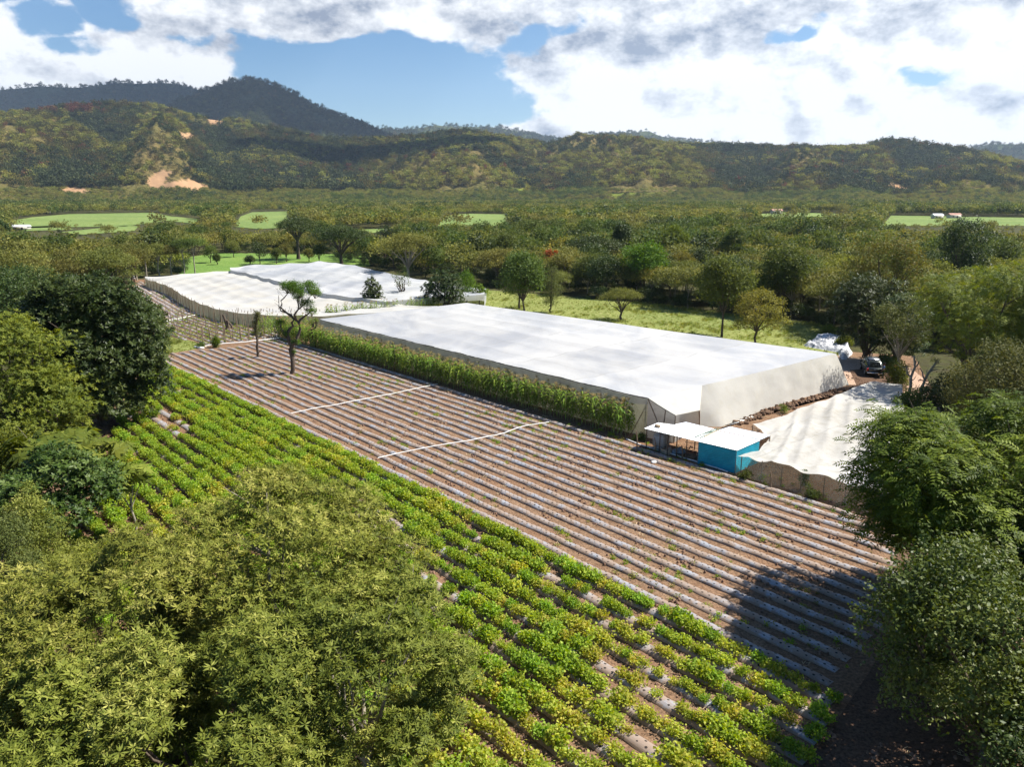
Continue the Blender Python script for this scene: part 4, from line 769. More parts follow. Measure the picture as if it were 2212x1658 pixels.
# side curves: left one bends round the shed, right one is hidden by the tree
f = np.linspace(0, 1, 45)[None, :, None]; W = A[:, None] * (1 - f) + B[:, None] * f; u = np.linspace(0, 1, 70)[:, None]; k = f[..., 0]
Lc = curve([(1626, 916), (1664, 944), (1640, 970), (1593, 982)], 45, zl); W += (1 - u[..., None]) ** 6 * (Lc - W[0])[None]; Rc_ = curve([(1949, 829), (1954, 904), (1958, 990), (1955, 1078)], 45, zl); W += (u[..., None]) ** 5 * (Rc_ - W[-1])[None]
W[..., 2] += -.18 * np.abs(np.sin(k * math.pi * 3)) ** .8 * np.minimum(1, np.minimum(u, 1 - u) * 8) * (.4 + 1.1 * fbmn(u * 4, k * 3, 2, 15)) - .16 * np.abs(np.sin(u * math.pi * 7 + 1.5 * k)) * (.1 + 1.2 * fbmn(u * 6, k * 3, 2, 5)) + .34 * (fbmn(u * 9 + k * 5, k * 8, 4, 6) - .5)
g_ = Geo(); g_.grid(W - c); g_.obj('roof_netting', M['creamnet'], lo, smooth=True); M['clearnet'] = netmat('thin_grey_netting', (.44, .46, .36), (.62, .62, .52), .68, (.26, .30, .15), .6, tr=.45, streak=(2.5, 2.5, .6))
top = W[:, -1].copy(); bot = top * (1, 1, 0); bot[:, :2] += NR * .25; bot[:6, :2] += (G(1583, 1022)[:2] - bot[0, :2]) * np.linspace(1, 0, 6)[:, None]; wall(top, bot, 7, 'clearnet', 'side_netting', lo, c, .16, 22, 51)
top = W[-1].copy(); wall(top, top * (1, 1, 0), 5, 'clearnet', 'side_netting', lo, c, .1, 14, 52); top = W[:, 0].copy(); wall(top, top * (1, 1, 0), 4, 'clearnet', 'side_netting', lo, c, .06, 14, 53)
for i in (2, 11, 20, 29, 38, 47, 56): p = W[i, -1] - c; post(p[0], p[1], zl - .1, lo, r=.04)
for i in range(0, 70, 10): p = W[i, 0] - c; post(p[0], p[1], zl - .15, lo, r=.04)
for i in (10, 22, 34): p = W[-2, i] - c; post(p[0], p[1], zl - .15, lo, r=.04)
# ================================================================== shed and shelter
M['teal'] = simple('turquoise_corrugated_sheet', (.012, .30, .42), .45, nscale=1.5, var=.15); M['whiteroof'] = simple('white_painted_sheet', (.80, .83, .84), .45, nscale=1.2, var=.05); M['zinc'] = simple('zinc_sheet', (.50, .55, .62), .4, metal=.25, nscale=1.5, var=.12)
def corr(a, b, c_, d, pitch, amp, along='v', t=.004):
    """corrugated sheet on the quad a-b-c-d; waves run across a->d when along == 'v'"""
    a, b, c_, d = map(lambda q: np.array(q, float), (a, b, c_, d)); L = np.linalg.norm(d - a) if along == 'v' else np.linalg.norm(b - a); n = int(L / pitch * 6) + 2; f = np.linspace(0, 1, n); nrm = np.cross(b - a, d - a); nrm /= np.linalg.norm(nrm)
    wv = amp * np.sin(f * L / pitch * 2 * math.pi); g_ = Geo()
    if along == 'v': L0 = a + (d - a) * f[:, None]; L1 = b + (c_ - b) * f[:, None]
    else: L0 = a + (b - a) * f[:, None]; L1 = d + (c_ - d) * f[:, None]
    V = np.stack([L0 + nrm * wv[:, None], L1 + nrm * wv[:, None]], 1); g_.grid(V); return g_
zr = 1.78; S0, S1, S2, S3 = G(1507, 954, zr), G(1592, 974, zr), G(1643, 951.5, zr + .02), G(1552, 931, zr + .05)
shed = tag(empty('shed', ((S0 + S1) / 2) * (1, 1, 0)), 'small shed with turquoise corrugated walls and flat white roof', 'shed'); O = np.array(shed.location)
def dn(p, z=0.): q = np.array(p); q[2] = z; return q
inn = (S0 + S1 + S2 + S3) / 4
def ins(p, k=.97): q = inn + (p - inn) * k; q[2] = p[2] - .06; return q
s0, s1, s2, s3 = map(ins, (S0, S1, S2, S3))
for a, b, nm in ((s0, s1, 'wall'), (s1, s2, 'wall'), (s2, s3, 'wall'), (s3, s0, 'wall')): corr(dn(a) - O, dn(b) - O, b - O, a - O, .13, .022).obj(nm, M['teal'], shed, smooth=True)
for p in (s0, s1, s2, s3): q = ins(p, .98) - O; post(q[0], q[1], zr - .1, shed, r=.045, name='corner_post')
corr(S0 - O, S1 - O, S2 - O, S3 - O, .18, .012, 'h').obj('roof', M['whiteroof'], shed, smooth=True)
Z0, Z1, Z2, Z3 = S3 + (0, 0, .05), S2 + (0, 0, .04), G(1664, 941, zr + .03), G(1577, 922, zr + .06); corr(Z0 - O, Z1 - O, Z2 - O, Z3 - O, .09, .012, 'h').obj('back_roof', M['zinc'], shed, smooth=True)
q = dn(Z2) * .97 + dn(S2) * .03 - O; post(q[0], q[1], zr, shed, r=.05)
K0, K1, K2, K3 = G(1391, 926, zr - .02), S0 + (-.02, 0, -.0), S3 + (-.02, 0, 0), G(1421.6, 913.5, zr + .05)
sh = tag(empty('open_shelter', dn((K0 + K1) / 2)), 'open lean-to shelter on thin posts attached to the left of the turquoise shed', 'shelter'); O = np.array(sh.location)
Km = K3 * .72 + K2 * .28; corr(K0 - O, K1 - O, K2 - O, K3 - O, .18, .010, 'h').obj('roof', M['whiteroof'], sh, smooth=True)
Y0, Y3 = K3 * .72 + K2 * .28 + (0, 0, .03), G(1482, 912.5, zr + .05); Y1, Y2 = K3 * .42 + K2 * .58 + (0, 0, .03), G(1509, 919, zr + .05); corr(Y0 - O, Y1 - O, Y2 - O, Y3 - O, .09, .012, 'h').obj('back_roof', M['zinc'], sh, smooth=True); corr(Y1 - O + (0, 0, .01), K2 - O + (0, 0, .02), G(1540, 926, zr + .05) - O, Y2 - O, .18, .01, 'h').obj('back_roof', M['whiteroof'], sh, smooth=True)
for f, b in ((.04, 0), (.30, 0), (.45, 0), (.62, 0), (.80, 0), (.06, 1), (.35, 1), (.65, 1), (.93, 1)):
    p = (K0 * (1 - f) + K1 * f) if not b else (K3 * (1 - f) + K2 * f); p = p + np.append((-NR if not b else NR) * .12, 0) - O; post(p[0], p[1], zr - .04, sh, 'bark', r=.045)
for f in (.30, .62): a = K0 * (1 - f) + K1 * f - O; b = K3 * (1 - f) + K2 * f - O; Geo().tube([a + (0, 0, -.07), b + (0, 0, -.07)], .035, 5).obj('rafter', M['wood'], sh)
a, b = K3 * .5 + K2 * .5 - O, K2 - O; [Geo().tube([dn(a, z) + (0, .6, 0), dn(b, z) + (0, .6, 0)], .03, 5).obj('rail', M['wood'], sh) for z in (.35, .65)]
def fr(f, g2, z=0.): p = (K0 * (1 - f) + K1 * f) * (1 - g2) + (K3 * (1 - f) + K2 * f) * g2; p = p.copy(); p[2] = z; return p
ang = math.atan2(*(K1 - K0)[[1, 0]])
tk = tag(empty('water_tank', fr(.22, .42), ang), 'caged white plastic water tank on stacked sacks under the open shelter', 'water tank'); M['tank'] = simple('milky_tank_plastic', (.50, .55, .58), .4, nscale=2, var=.15); M['steel'] = simple('galvanised_bars', (.35, .37, .38), .4, metal=.6)
Geo().box((0, 0, .85), (.92, .86, .92), 0, 0, .97).obj('tank_body', M['tank'], tk)
cg = Geo()
for z in (.42, .62, .82, 1.02, 1.22, 1.33): cg.tube([(-.5, -.47, z), (.5, -.47, z), (.5, .47, z), (-.5, .47, z), (-.5, -.47, z)], .014, 4)
for x in np.linspace(-.5, .5, 6): cg.tube([(x, -.485, .38), (x, -.485, 1.34)], .013, 4); cg.tube([(x, .485, .38), (x, .485, 1.34)], .013, 4)
for y in np.linspace(-.47, .47, 6): cg.tube([(-.515, y, .38), (-.515, y, 1.34)], .013, 4); cg.tube([(.515, y, .38), (.515, y, 1.34)], .013, 4)
cg.obj('cage', M['steel'], tk); Geo().tube([(0, 0, 1.31), (0, 0, 1.36)], .11, 12).obj('lid', M['cord'], tk)
M['sack'] = simple('grey_sacks', (.36, .33, .29), .9, nscale=4, var=.3, bump=.4); M['bluesack'] = simple('blue_grey_sheet', (.16, .22, .27), .7, nscale=4, var=.4, bump=.5)
for k, (x, y, z, rz) in enumerate(((-.35, -.3, .1, 0), (.35, -.3, .1, .1), (-.35, .3, .1, 0), (.35, .3, .1, -.1), (0, -.32, .29, 0), (0, .32, .29, .1))):
    g_ = Geo().blob((0, 0, 0), (.42, .3, .105), 0, k, .1, 12, 7); o = g_.obj('sack', M['sack'], None, True, tk.matrix_basis @ Vector((x, y, z))); o.rotation_euler = (0, 0, ang + rz); tag(o, 'grey filled sack in the stack carrying the water tank', 'sack', 'sacks under the water tank')
def lone(g_, name, m, label, cat, loc, group=None, rz=0, smooth=False):
    o = g_.obj(name, M[m], None, smooth, loc); o.rotation_euler = (0, 0, rz); tag(o, label, cat, group); return o
lone(Geo().blob((0, 0, .2), (.55, .4, .26), 0, 3, .35, 14, 8), 'bundle', 'bluesack', 'crumpled blue-grey sheet bundle lying under the shelter', 'bundle', fr(.55, .35), smooth=True)
lone(Geo().blob((0, 0, .14), (.3, .25, .18), 0, 5, .3, 12, 7), 'bundle', 'tank', 'small pale bundle beside the turquoise wall under the shelter', 'bundle', fr(.9, .55), smooth=True)
def crate(name, label, loc, d, rz, m='wood'):
    r = tag(empty(name, loc, rz), label, 'crate'); x, y, z = d; Geo().box((0, 0, .02), (x, y, .03)).obj('base', M[m], r)
    for s, (bx_, by_, dx, dy) in enumerate(((0, y / 2, x, .03), (0, -y / 2, x, .03), (x / 2, 0, .03, y - .04), (-x / 2, 0, .03, y - .04))):
        g_ = Geo()
        for zz in np.arange(.08, z, .12): g_.box((bx_, by_, zz), (dx, dy, .09))
        g_.obj('side', M[m], r)
    return r
crate('wooden_crate', 'slatted wooden crate on the ground beside the water tank', fr(.40, .16), (.7, .5, .36), ang, 'plank'); crate('wooden_crate', 'slatted wooden crate in the shade next to the turquoise wall', fr(.80, .3), (.8, .5, .3), ang + .3)
M['cloth'] = simple('dark_cloth', (.03, .05, .06), .9, nscale=6, var=.3)
p = fr(.85, .6); g_ = Geo(); f = np.linspace(0, 1, 8); V = np.array([[(x, .03 * math.sin(x * 20 + z * 5), -z * (1 + .25 * math.sin(x * 13))) for z in np.linspace(0, .62, 6)] for x in np.linspace(-.25, .25, 14)]); g_.grid(V); lone(g_, 'hanging_cloth', 'cloth', 'dark garment hanging from the shelter rafter near the turquoise wall', 'cloth', (p[0], p[1], zr - .06), rz=ang)
p = fr(.14, .42, zr + .03); M['brick'] = simple('hollow_brick', (.42, .30, .19), .9, nscale=9, var=.2); g_ = Geo()
for (x, y, z, a, b, c_) in ((0, 0, .02, .42, .2, .03), (0, 0, .18, .42, .2, .03), (0, .085, .1, .42, .03, .13), (0, -.085, .1, .42, .03, .13), (0, 0, .1, .42, .03, .13)): g_.box((x, y, z), (a, b, c_))
lone(g_, 'hollow_brick', 'brick', 'hollow brick weighing down the white shelter roof', 'brick', p, rz=ang + .25)
M['greenpole'] = simple('mossy_poles', (.12, .17, .11), .8, nscale=5, var=.5)
for k, (x0, y0, x1, y1, m_) in enumerate(((1502, 944.5, 1549, 925.5, 'greenpole'), (1512, 946.5, 1555, 926, 'greenpole'), (1522, 944.5, 1551, 930, 'plank'), (1520, 938, 1553, 928.5, 'greenpole'))):
    a, b = G(x0, y0, zr + .05), G(x1, y1, zr + .1); Geo_ = Geo().tube([0 * a, (b - a) / 2, b - a], [.035, .03, .025], 6); lone(Geo_, 'pole', m_, ('straight green pole lying across the white roof, farthest left', 'long green pole lying across the white roof, in the middle of the bundle', 'pale short pole on the white roof, nearest the shed', 'short green pole lying on top of the bundle on the white roof')[k], 'pole', a, 'poles on the roof')
# stakes of the yard fence, pipes ---------------------------------------
for k, (x, y, tp_, lab) in enumerate(((1375, 975, 932, 'leaning grey stake at the foot of the large net house corner'), (1414.7, 978, 947, 'crooked wooden stake in front of the water tank'), (1473, 994, 964, 'forked wooden stake in front of the open shelter'), (1525, 1006, 983, 'dark wooden stake in front of the turquoise wall'), (1664, 1057, 1020, 'stout wooden stake against the low cream net house'), (1324, 975, 962, 'tiny pale peg at the edge of the harvested beds'))):
    b = G(x, y); h_ = max(.4, HZ(b, tp_)); lone(Geo().tube([(0, 0, -.1), (.03, .02, h_ * .5), (-.07 if k != 5 else 0, .02, h_)], [.06, .055, .045] if k < 5 else [.02, .02, .02], 6), 'wooden_stake', 'wood' if k != 5 else 'pvc', lab, 'stake', b)
def pipe(pts, label, r=.034, z=.22, name='pipe', m='pvc', n=40, seed=0):
    W_ = curve(pts, n, z); W_[:, 2] += (fbmn(np.arange(n) / 5., np.zeros(n), 3, seed) - .5) * .10; o = W_[0].copy(); return lone(Geo().tube(W_ - o, r, 7), name, m, label, 'pipe', o, smooth=True)
pipe([(629, 893), (700, 879), (760, 868), (840, 852), (945, 830)], 'thin white pipe crossing the harvested beds near the middle of the field', z=.24, seed=1)
pipe([(816, 989), (870, 977), (930, 966), (1010, 953), (1090, 936), (1130, 921), (1186, 912)], 'thin white pipe crossing the harvested beds, the one nearer the viewer', z=.24, seed=2)
pipe([(438, 748), (480, 743), (540, 738), (606, 730)], 'white pipe along the near edge of the staked field', z=.2, seed=3, r=.07)
pipe([(352, 697), (367, 692), (400, 686), (444, 676)], 'white pipe along the far edge of the staked field', z=.2, seed=4, r=.07)
pipe([(1353, 949), (1385, 962), (1420, 973), (1460, 984), (1520, 1003), (1572, 1020)], 'long bluish pipe on the ground in front of the shed', r=.05, z=.08, seed=5)
pipe([(1462, 1012), (1500, 1022), (1600, 1052), (1690, 1078), (1790, 1112)], 'cream pipe lying between the last harvested beds', r=.045, z=.1, seed=6)
pipe([(1480, 1003), (1540, 1017), (1580, 1029), (1625, 1045)], 'short cream pipe on the ground right of the shed front', r=.04, z=.08, seed=7)
for k, (a, b) in enumerate((((1568, 921), (1625, 899)), ((1575, 919), (1629, 901)), ((1560, 924), (1598, 909)))):
    A_, B_ = G(*a, .12), G(*b, .2); d = B_ - A_; lone(Geo().box((0, 0, 0), (np.linalg.norm(d), .16, .03)), 'plank', 'pvc' if k < 2 else 'plank', ('white board lying on the soil bank behind the shed', 'second white board beside the first on the soil bank', 'weathered plank end sticking out behind the shed roof')[k], 'plank', (A_ + B_) / 2, 'boards on the soil bank', rz=math.atan2(d[1], d[0]))
# stakes of the staked field ----------------------------------------------
n = 0
for P in STK:
    o_ = RNG.integers(0, 3)
    for j in range(o_, len(P), 5):
        p = P[j] + RNG.normal(size=2) * .25; h_ = RNG.uniform(1.5, 2.3); n += 1; s_ = RNG.normal(size=2) * .05
        o = lone(Geo().tube([(0, 0, -.1), (s_[0], s_[1], h_ * .5), (s_[0] * 1.5, s_[1] * 1.5, h_)], [.06, .055, .045], 5), 'wooden_stake', 'wood', 'thin upright wooden stake among the seedling beds', 'stake', (p[0], p[1], 0), 'stakes of the staked field')
for k in range(0, 9, 2):
    for j in np.linspace(.3, 3.9, 7):
        P = A4 + (B4 - A4) * k / 8.; p = [np.interp(j, np.arange(5), P[:, c]) + RNG.normal() * .15 for c in (0, 1)]; h_ = RNG.uniform(1.2, 1.8)
        lone(Geo().tube([(0, 0, -.1), (.02, 0, h_)], [.04, .03], 5), 'wooden_stake', 'wood', 'thin wooden stake on the curved beds of the far left field', 'stake', (p[0], p[1], 0), 'stakes of the far left field')
for k in range(30):
    f = k / 29.; p = G(497 + f * 195, 697 - f * 2 + 3 * math.sin(f * 3)); h_ = RNG.uniform(1.9, 2.4); lone(Geo().tube([(0, 0, -.1), (.02, 0, h_)], [.055, .045], 5), 'fence_post', 'wood', 'wooden post in the line before the ivory net house', 'post', p, 'posts before the ivory net house')
for k in range(11):
    f = k / 10.; p = G(438 + f * 165, 747 - f * 17 + RNG.uniform(-1, 1)); h_ = RNG.uniform(1.9, 2.4); lone(Geo().tube([(0, 0, -.1), (.03, 0, h_)], [.055, .045], 5), 'fence_post', 'wood', 'wooden post along the white pipe of the staked field', 'post', p, 'posts along the pipe of the staked field')
# soil bank, plastic heap, barrel, stones -----------------------------------
lw = curve([(1596, 914), (1640, 894), (1700, 877), (1770, 857), (1836, 838)], 46, 0); g_ = Geo()
for k, p in enumerate(lw):
    for _ in range(5): g_.blob(p + (RNG.normal() * .28, RNG.normal() * .28 - .35, .10), (RNG.uniform(.10, .26), RNG.uniform(.10, .22), RNG.uniform(.08, .18)), 0, k + _, .3, 7, 5)
M['bank'] = simple('dug_soil', (.15, .09, .055), .95, nscale=3, var=.5, bump=.6); tag(g_.obj('soil_bank', M['bank']), kind='stuff')
hp = np.array([G(1738, 748)[:2], G(1775, 730)[:2], G(1815, 735)[:2], G(1838, 762)[:2], G(1822, 778)[:2], G(1812, 762)[:2]]); m, t = mat('crumpled_plastic'); gc = t.n('ShaderNodeTexCoord').outputs['Object']; nn = t.noise(gc, 1.6, 6, .7)
finish(t, princ(t, t.mix(t.mr(nn, .35, .7), (.30, .31, .34), (.78, .77, .76)), .5, t.bump(nn, .9, .2), 0, .4)); M['heap'] = m
X, Y = np.meshgrid(np.linspace(hp[:, 0].min(), hp[:, 0].max(), 70), np.linspace(hp[:, 1].min(), hp[:, 1].max(), 90), indexing='ij'); ctr = hp.mean(0); ins_ = inpoly(X, Y, [tuple(q) for q in hp]); dd = np.zeros(X.shape)
for _ in range(7): pad = np.pad(ins_.astype(float) if _ == 0 else dd, 1); dd = (pad[:-2, 1:-1] + pad[2:, 1:-1] + pad[1:-1, :-2] + pad[1:-1, 2:] + pad[1:-1, 1:-1]) / 5
Z = dd * (.25 + .9 * np.abs(fbmn(X * 1.3, Y * 1.3, 4, 5) - .5) * 2 + .5 * fbmn(X * .3, Y * .3, 2, 8)) - .05; g_ = Geo(); g_.grid(np.stack([X, Y, Z], -1)[:, ::-1]); tag(g_.obj('plastic_heap', M['heap']), 'heap of crumpled used white plastic sheeting at the corner of the meadow', 'heap')
M['blue'] = simple('blue_plastic', (.06, .20, .36), .45, nscale=3, var=.2); M['white'] = simple('white_plastic', (.75, .74, .70), .6, nscale=4, var=.1)
b = G(628, 0 + 630); bb = G(428, 0 + 632); p = G(427.5, 627)
p = G(427, 0 + 626); p = G(427 - 0, 626)
ba = tag(empty('barrel', G(348 + 79 * 0, 626.5)), 'blue barrel with pale lid on the red soil beside the curved beds', 'barrel'); Geo().tube([(0, 0, 0), (0, 0, .25), (0, 0, .5), (0, 0, .78)], [.27, .3, .3, .27], 14).obj('body', M['blue'], ba, smooth=True); Geo().tube([(0, 0, .78), (0, 0, .83)], .29, 14).obj('lid', M['white'], ba)
for k, (x, y, lab, sz) in enumerate(((424, 752, 'pale stone at the corner of the staked field', .35), (434, 753.5, 'flat pale stone next to another at the corner of the staked field', .4), (443, 752, 'brownish stone beside the white pipe end', .3), (341, 700, 'white sack at the left end of the staked field', .5), (337, 630, 'pale board scrap on the curved beds', .35), (325, 635, 'white scrap lying between the curved beds', .35), (1412, 1001, 'crumpled white rag on the harvested bed below the shed', .22), (361, 634.5, 'pale wooden scrap by the mossy netting', .3), (372, 0 + 648, 'small pale scrap farther along the mossy netting', .3))):
    lone(Geo().blob((0, 0, sz * .3), (sz, sz * .7, sz * .4), 0, k, .25, 10, 6), 'stone' if k < 3 else 'sack' if k == 3 else 'scrap', 'white' if k not in (2,) else 'plank', lab, 'stone' if k < 3 else 'sack' if k == 3 else 'scrap', G(x, y), smooth=True)
# stump ----------------------------------------------------------------
b = G(497, 712); tpz = HZ(b, 680); st_ = tag(empty('dead_tree', b), 'leaning dead stump with two legs in the staked field', 'stump'); L_ = lambda x: (x - 497) / PPM(b)
Geo().tube([(L_(492), 0, -.1), (L_(491), 0, tpz * .3), (L_(488), .1, tpz * .6), (L_(484.5), 0, tpz)], [.3, .24, .2, .16], 9).obj('trunk', M['bark'], st_, smooth=True); Geo().tube([(L_(505), 0, -.1), (L_(499), 0, tpz * .35), (L_(491), 0, tpz * .62)], [.22, .16, .12], 8).obj('branch', M['bark'], st_, smooth=True)
# ================================================================== single trees
def T(label, foot, top, wpx, shape='round', leaf='olive', sp=('rand', .3, .2, 5), nsp=1500, cbf=.35, name='tree', h=None, dx=0, **k):
    b = G(*foot); s_ = PPM(b); h = h or HZ(b, top); return tree(name, label, 'tree', b, h, wpx / s_, shape, leaf, sp, nsp, cb=h * cbf, seed=int(foot[0] * 3 + foot[1]), **k)
def TX(label, x, y, h, w, shape='round', leaf='olive', sp=('whorl', .2, .05, 9), nsp=4000, cb=2.5, name='tree', seed=1, **k): return tree(name, label, 'tree', (x, y, 0), h, w, shape, leaf, sp, nsp, cb=cb, seed=seed, **k)
M['olivef'] = leafmat('leaf_foreground_olive', [(.042, .056, .009), (.095, .115, .016), (.18, .195, .030), (.38, .36, .09)], trans=.15, hv=.01)
GO = 'long-leaved olive trees in the foreground'; OL = ('whorl', .21, .05, 10)
TX('broad olive tree with drooping narrow leaves, its top over the crop rows', -9.4, 28.8, 8.9, 11.2, 'round', 'olivef', OL, 8200, 1.6, seed=11, group=GO, ncl=62, sub=.20, shell=.55, trunk=.24, bark='barkpale', upb=.7)
TX('olive tree with narrow leaves filling the left side of the foreground', -14.2, 24.2, 8.5, 9.4, 'round', 'olivef', OL, 7000, 1.2, seed=12, group=GO, ncl=54, sub=.21, shell=.55, trunk=.2, upb=.7)
TX('olive tree with narrow leaves reaching farthest right over the crop', -5.0, 22.8, 7.7, 7.6, 'round', 'olivef', OL, 5200, 1.2, seed=13, group=GO, ncl=40, sub=.23, shell=.55, trunk=.18, bark='barkpale', upb=.7)
TX('narrow-leaved olive tree at the middle of the bottom edge', -9.2, 20.2, 7.4, 8.6, 'round', 'olivef', OL, 6000, 1.2, seed=14, group=GO, ncl=42, sub=.22, shell=.55, trunk=.18, upb=.7)
TX('narrow-leaved olive tree in the bottom left corner', -13.8, 18.8, 7.0, 7.0, 'round', 'olivef', OL, 4600, 1.2, seed=15, group=GO, ncl=36, sub=.23, shell=.55, trunk=.16, upb=.7)
# left side
T('huge dark dense round tree standing left of the harvested field', (222, 918), 588, 300, 'round', 'dark', ('whorl', .36, .13, 9), 13000, .02, ncl=64, sub=.27, trunk=.5, shell=.6, lean=(0, 0))
T('broad dark green tree crown at the left edge, behind the huge round tree', (40, 760), 535, 270, 'umbrella', 'dark', ('rand', .3, .16, 6), 4200, .2, ncl=26, sub=.42, trunk=.35)
T('second broad dark green crown, partly hidden behind the huge round tree', (165, 742), 585, 190, 'umbrella', 'dark', ('rand', .3, .16, 6), 2600, .2, ncl=20, sub=.42, trunk=.3)
T('light yellow-green tree with layered boughs at the left edge', (45, 1000), 700, 300, 'layer', 'yellow', ('whorl', .22, .09, 8), 6200, .1, ncl=34, sub=.5, trunk=.25)
T('lower yellow-green tree with flat boughs below the layered tree', (110, 1010), 815, 190, 'layer', 'yellow', ('whorl', .2, .09, 8), 3200, .1, ncl=20, sub=.55, trunk=.18)
T('bright green leafy tree at the left edge beside the big-leaved tree', (0, 1130), 930, 190, 'round', 'yellow', ('rand', .2, .12, 6), 2400, .15, ncl=14, sub=.45, trunk=.16)
T('slender tree with very large hand-shaped leaves', (178, 1135), 900, 235, 'umbrella', 'yellow', ('palmate', .8, .24, 9), 230, .4, ncl=12, sub=.5, trunk=.12, name='palmate_tree', bark='barkpale', shell=.3)
T('small tree with hand-shaped leaves at the edge of the crop', (292, 1170), 985, 90, 'umbrella', 'yellow', ('palmate', .7, .2, 9), 70, .45, ncl=5, sub=.6, trunk=.08, name='palmate_tree', bark='barkpale')
T('glossy-leaved tree with dark forked trunk above the crop rows', (150, 1225), 975, 230, 'round', 'glossy', ('whorl', .24, .11, 8), 1700, .38, ncl=12, sub=.42, trunk=.14, shell=.55)
GB = 'fine-leaved greyish bushes at the left edge'; M['greybush'] = leafmat('leaf_grey_green', [(.05, .064, .018), (.10, .115, .03), (.18, .185, .05)], trans=.22)
T('airy grey-green tree beneath the glossy-leaved tree', (85, 1290), 1065, 170, 'column', 'olive2', ('rand', .12, .05, 7), 2600, .1, ncl=10, trunk=.09, group=GB)
T('airy grey-green bush with pale twigs touching the left frame edge', (15, 1370), 1130, 180, 'round', 'greybush', ('rand', .12, .05, 7), 2600, .1, ncl=10, trunk=.09, group=GB, bark='barkpale', kmax=10, branchy=4)
T('small airy bush right of the grey-green ones, before the olive trees', (200, 1330), 1175, 130, 'round', 'yellow', ('rand', .12, .05, 7), 1300, .1, ncl=8, trunk=.07, group=GB)
T('dark bushy tree low at the left edge', (-30, 1230), 1030, 130, 'round', 'dark', ('rand', .2, .1, 6), 1500, .05, ncl=10, trunk=.12)
for k, (fx, fy, tp_, wd, lf, lb) in enumerate(((-60, 880, 640, 200, 'olive', 'olive tree cut by the left frame edge, above the layered boughs'), (60, 690, 520, 150, 'olive', 'olive tree behind the broad dark crowns on the far left'), (235, 655, 520, 120, 'olive', 'olive tree rising behind the huge dark tree'), (-40, 690, 515, 170, 'olive', 'olive tree at the left frame edge behind the dark crowns'), (285, 612, 520, 90, 'olive', 'olive tree at the upper end of the curved beds'), (150, 660, 528, 120, 'olive', 'rounded olive tree between the far-left crowns'))):
    T(lb, (fx, fy), tp_, wd, 'umbrella', lf, ('rand', .34, .2, 5), 1500, .3, ncl=14, sub=.45)
# row of slender pale-trunked trees
for k, (x, y, tp_, wd, shp, lf, cbf, lb) in enumerate(((296, 606, 533, 26, 'column', 'green', .45, 'slender pale-trunked tree at the top of the curved beds'), (317, 602, 516, 34, 'umbrella', 'olive', .55, 'pale forked tree with thin crown, second in the row'), (345, 598, 522, 36, 'umbrella', 'olive', .5, 'olive tree with pale trunk in the middle of the slender row'), (371, 597, 522, 36, 'umbrella', 'olive', .5, 'slender olive tree just left of the two flat crowns'), (398, 596, 514, 44, 'umbrella', 'green', .68, 'tall slender tree with flat bright crown, left of a pair'), (422, 595, 513, 46, 'umbrella', 'green', .68, 'tall slender tree with flat bright crown, right of a pair'))):
    T(lb, (x, y), tp_, wd, shp, lf, ('rand', .28, .16, 5), 750, cbf, ncl=7, sub=.6, trunk=.16, bark='barkpale', fork=None, name='slender_tree', group='slender trees behind the far left field')
T('tall dark umbrella tree with side bough, tallest of the background trees', (645, 560), 464, 82, 'umbrella', 'dark', ('rand', .34, .2, 6), 1900, .62, ncl=12, sub=.5, trunk=.55, name='umbrella_tree', fork=5.5)
T('pair-trunked wide dark umbrella tree over the corner of the white net house', (738, 570), 482, 112, 'umbrella', 'dark', ('rand', .34, .2, 6), 2400, .5, ncl=16, sub=.45, trunk=.5, name='umbrella_tree', fork=2.5)
T('grey-green umbrella tree with dead pale limbs on its left side', (882, 606), 497, 120, 'umbrella', 'olive', ('rand', .34, .2, 6), 2100, .5, ncl=16, sub=.45, trunk=.4, name='umbrella_tree', fork=2.8, bark='barkpale', branchy=3)
for k, (x, y, tp_, wd, lf, lb) in enumerate(((455, 568, 533, 34, 'green', 'leaning small tree in the bright pasture'), (469, 572, 551, 14, 'green', 'tiny tree standing alone in the bright pasture'), (562, 571, 526, 32, 'dark', 'dark round tree on the pasture just above the net houses'), (541, 574, 556, 20, 'dark', 'dark low bush on the pasture left of the round tree'), (598, 570, 540, 22, 'green', 'thin tree on the pasture right of the dark round one'), (619, 566, 528, 26, 'olive', 'narrow olive tree on the far pasture edge'), (668, 566, 540, 22, 'olive', 'small tree between the two big umbrella trees'), (505, 556, 520, 34, 'olive', 'tree on the far edge of the pasture, above the net house corner'), (690, 572, 530, 24, 'green', 'small tree under the wide umbrella tree'))):
    T(lb, (x, y), tp_, wd, 'round', lf, ('rand', .3, .18, 5), 420, .3, ncl=8, sub=.5, trunk=.14, name='pasture_tree', group='trees on the pasture')
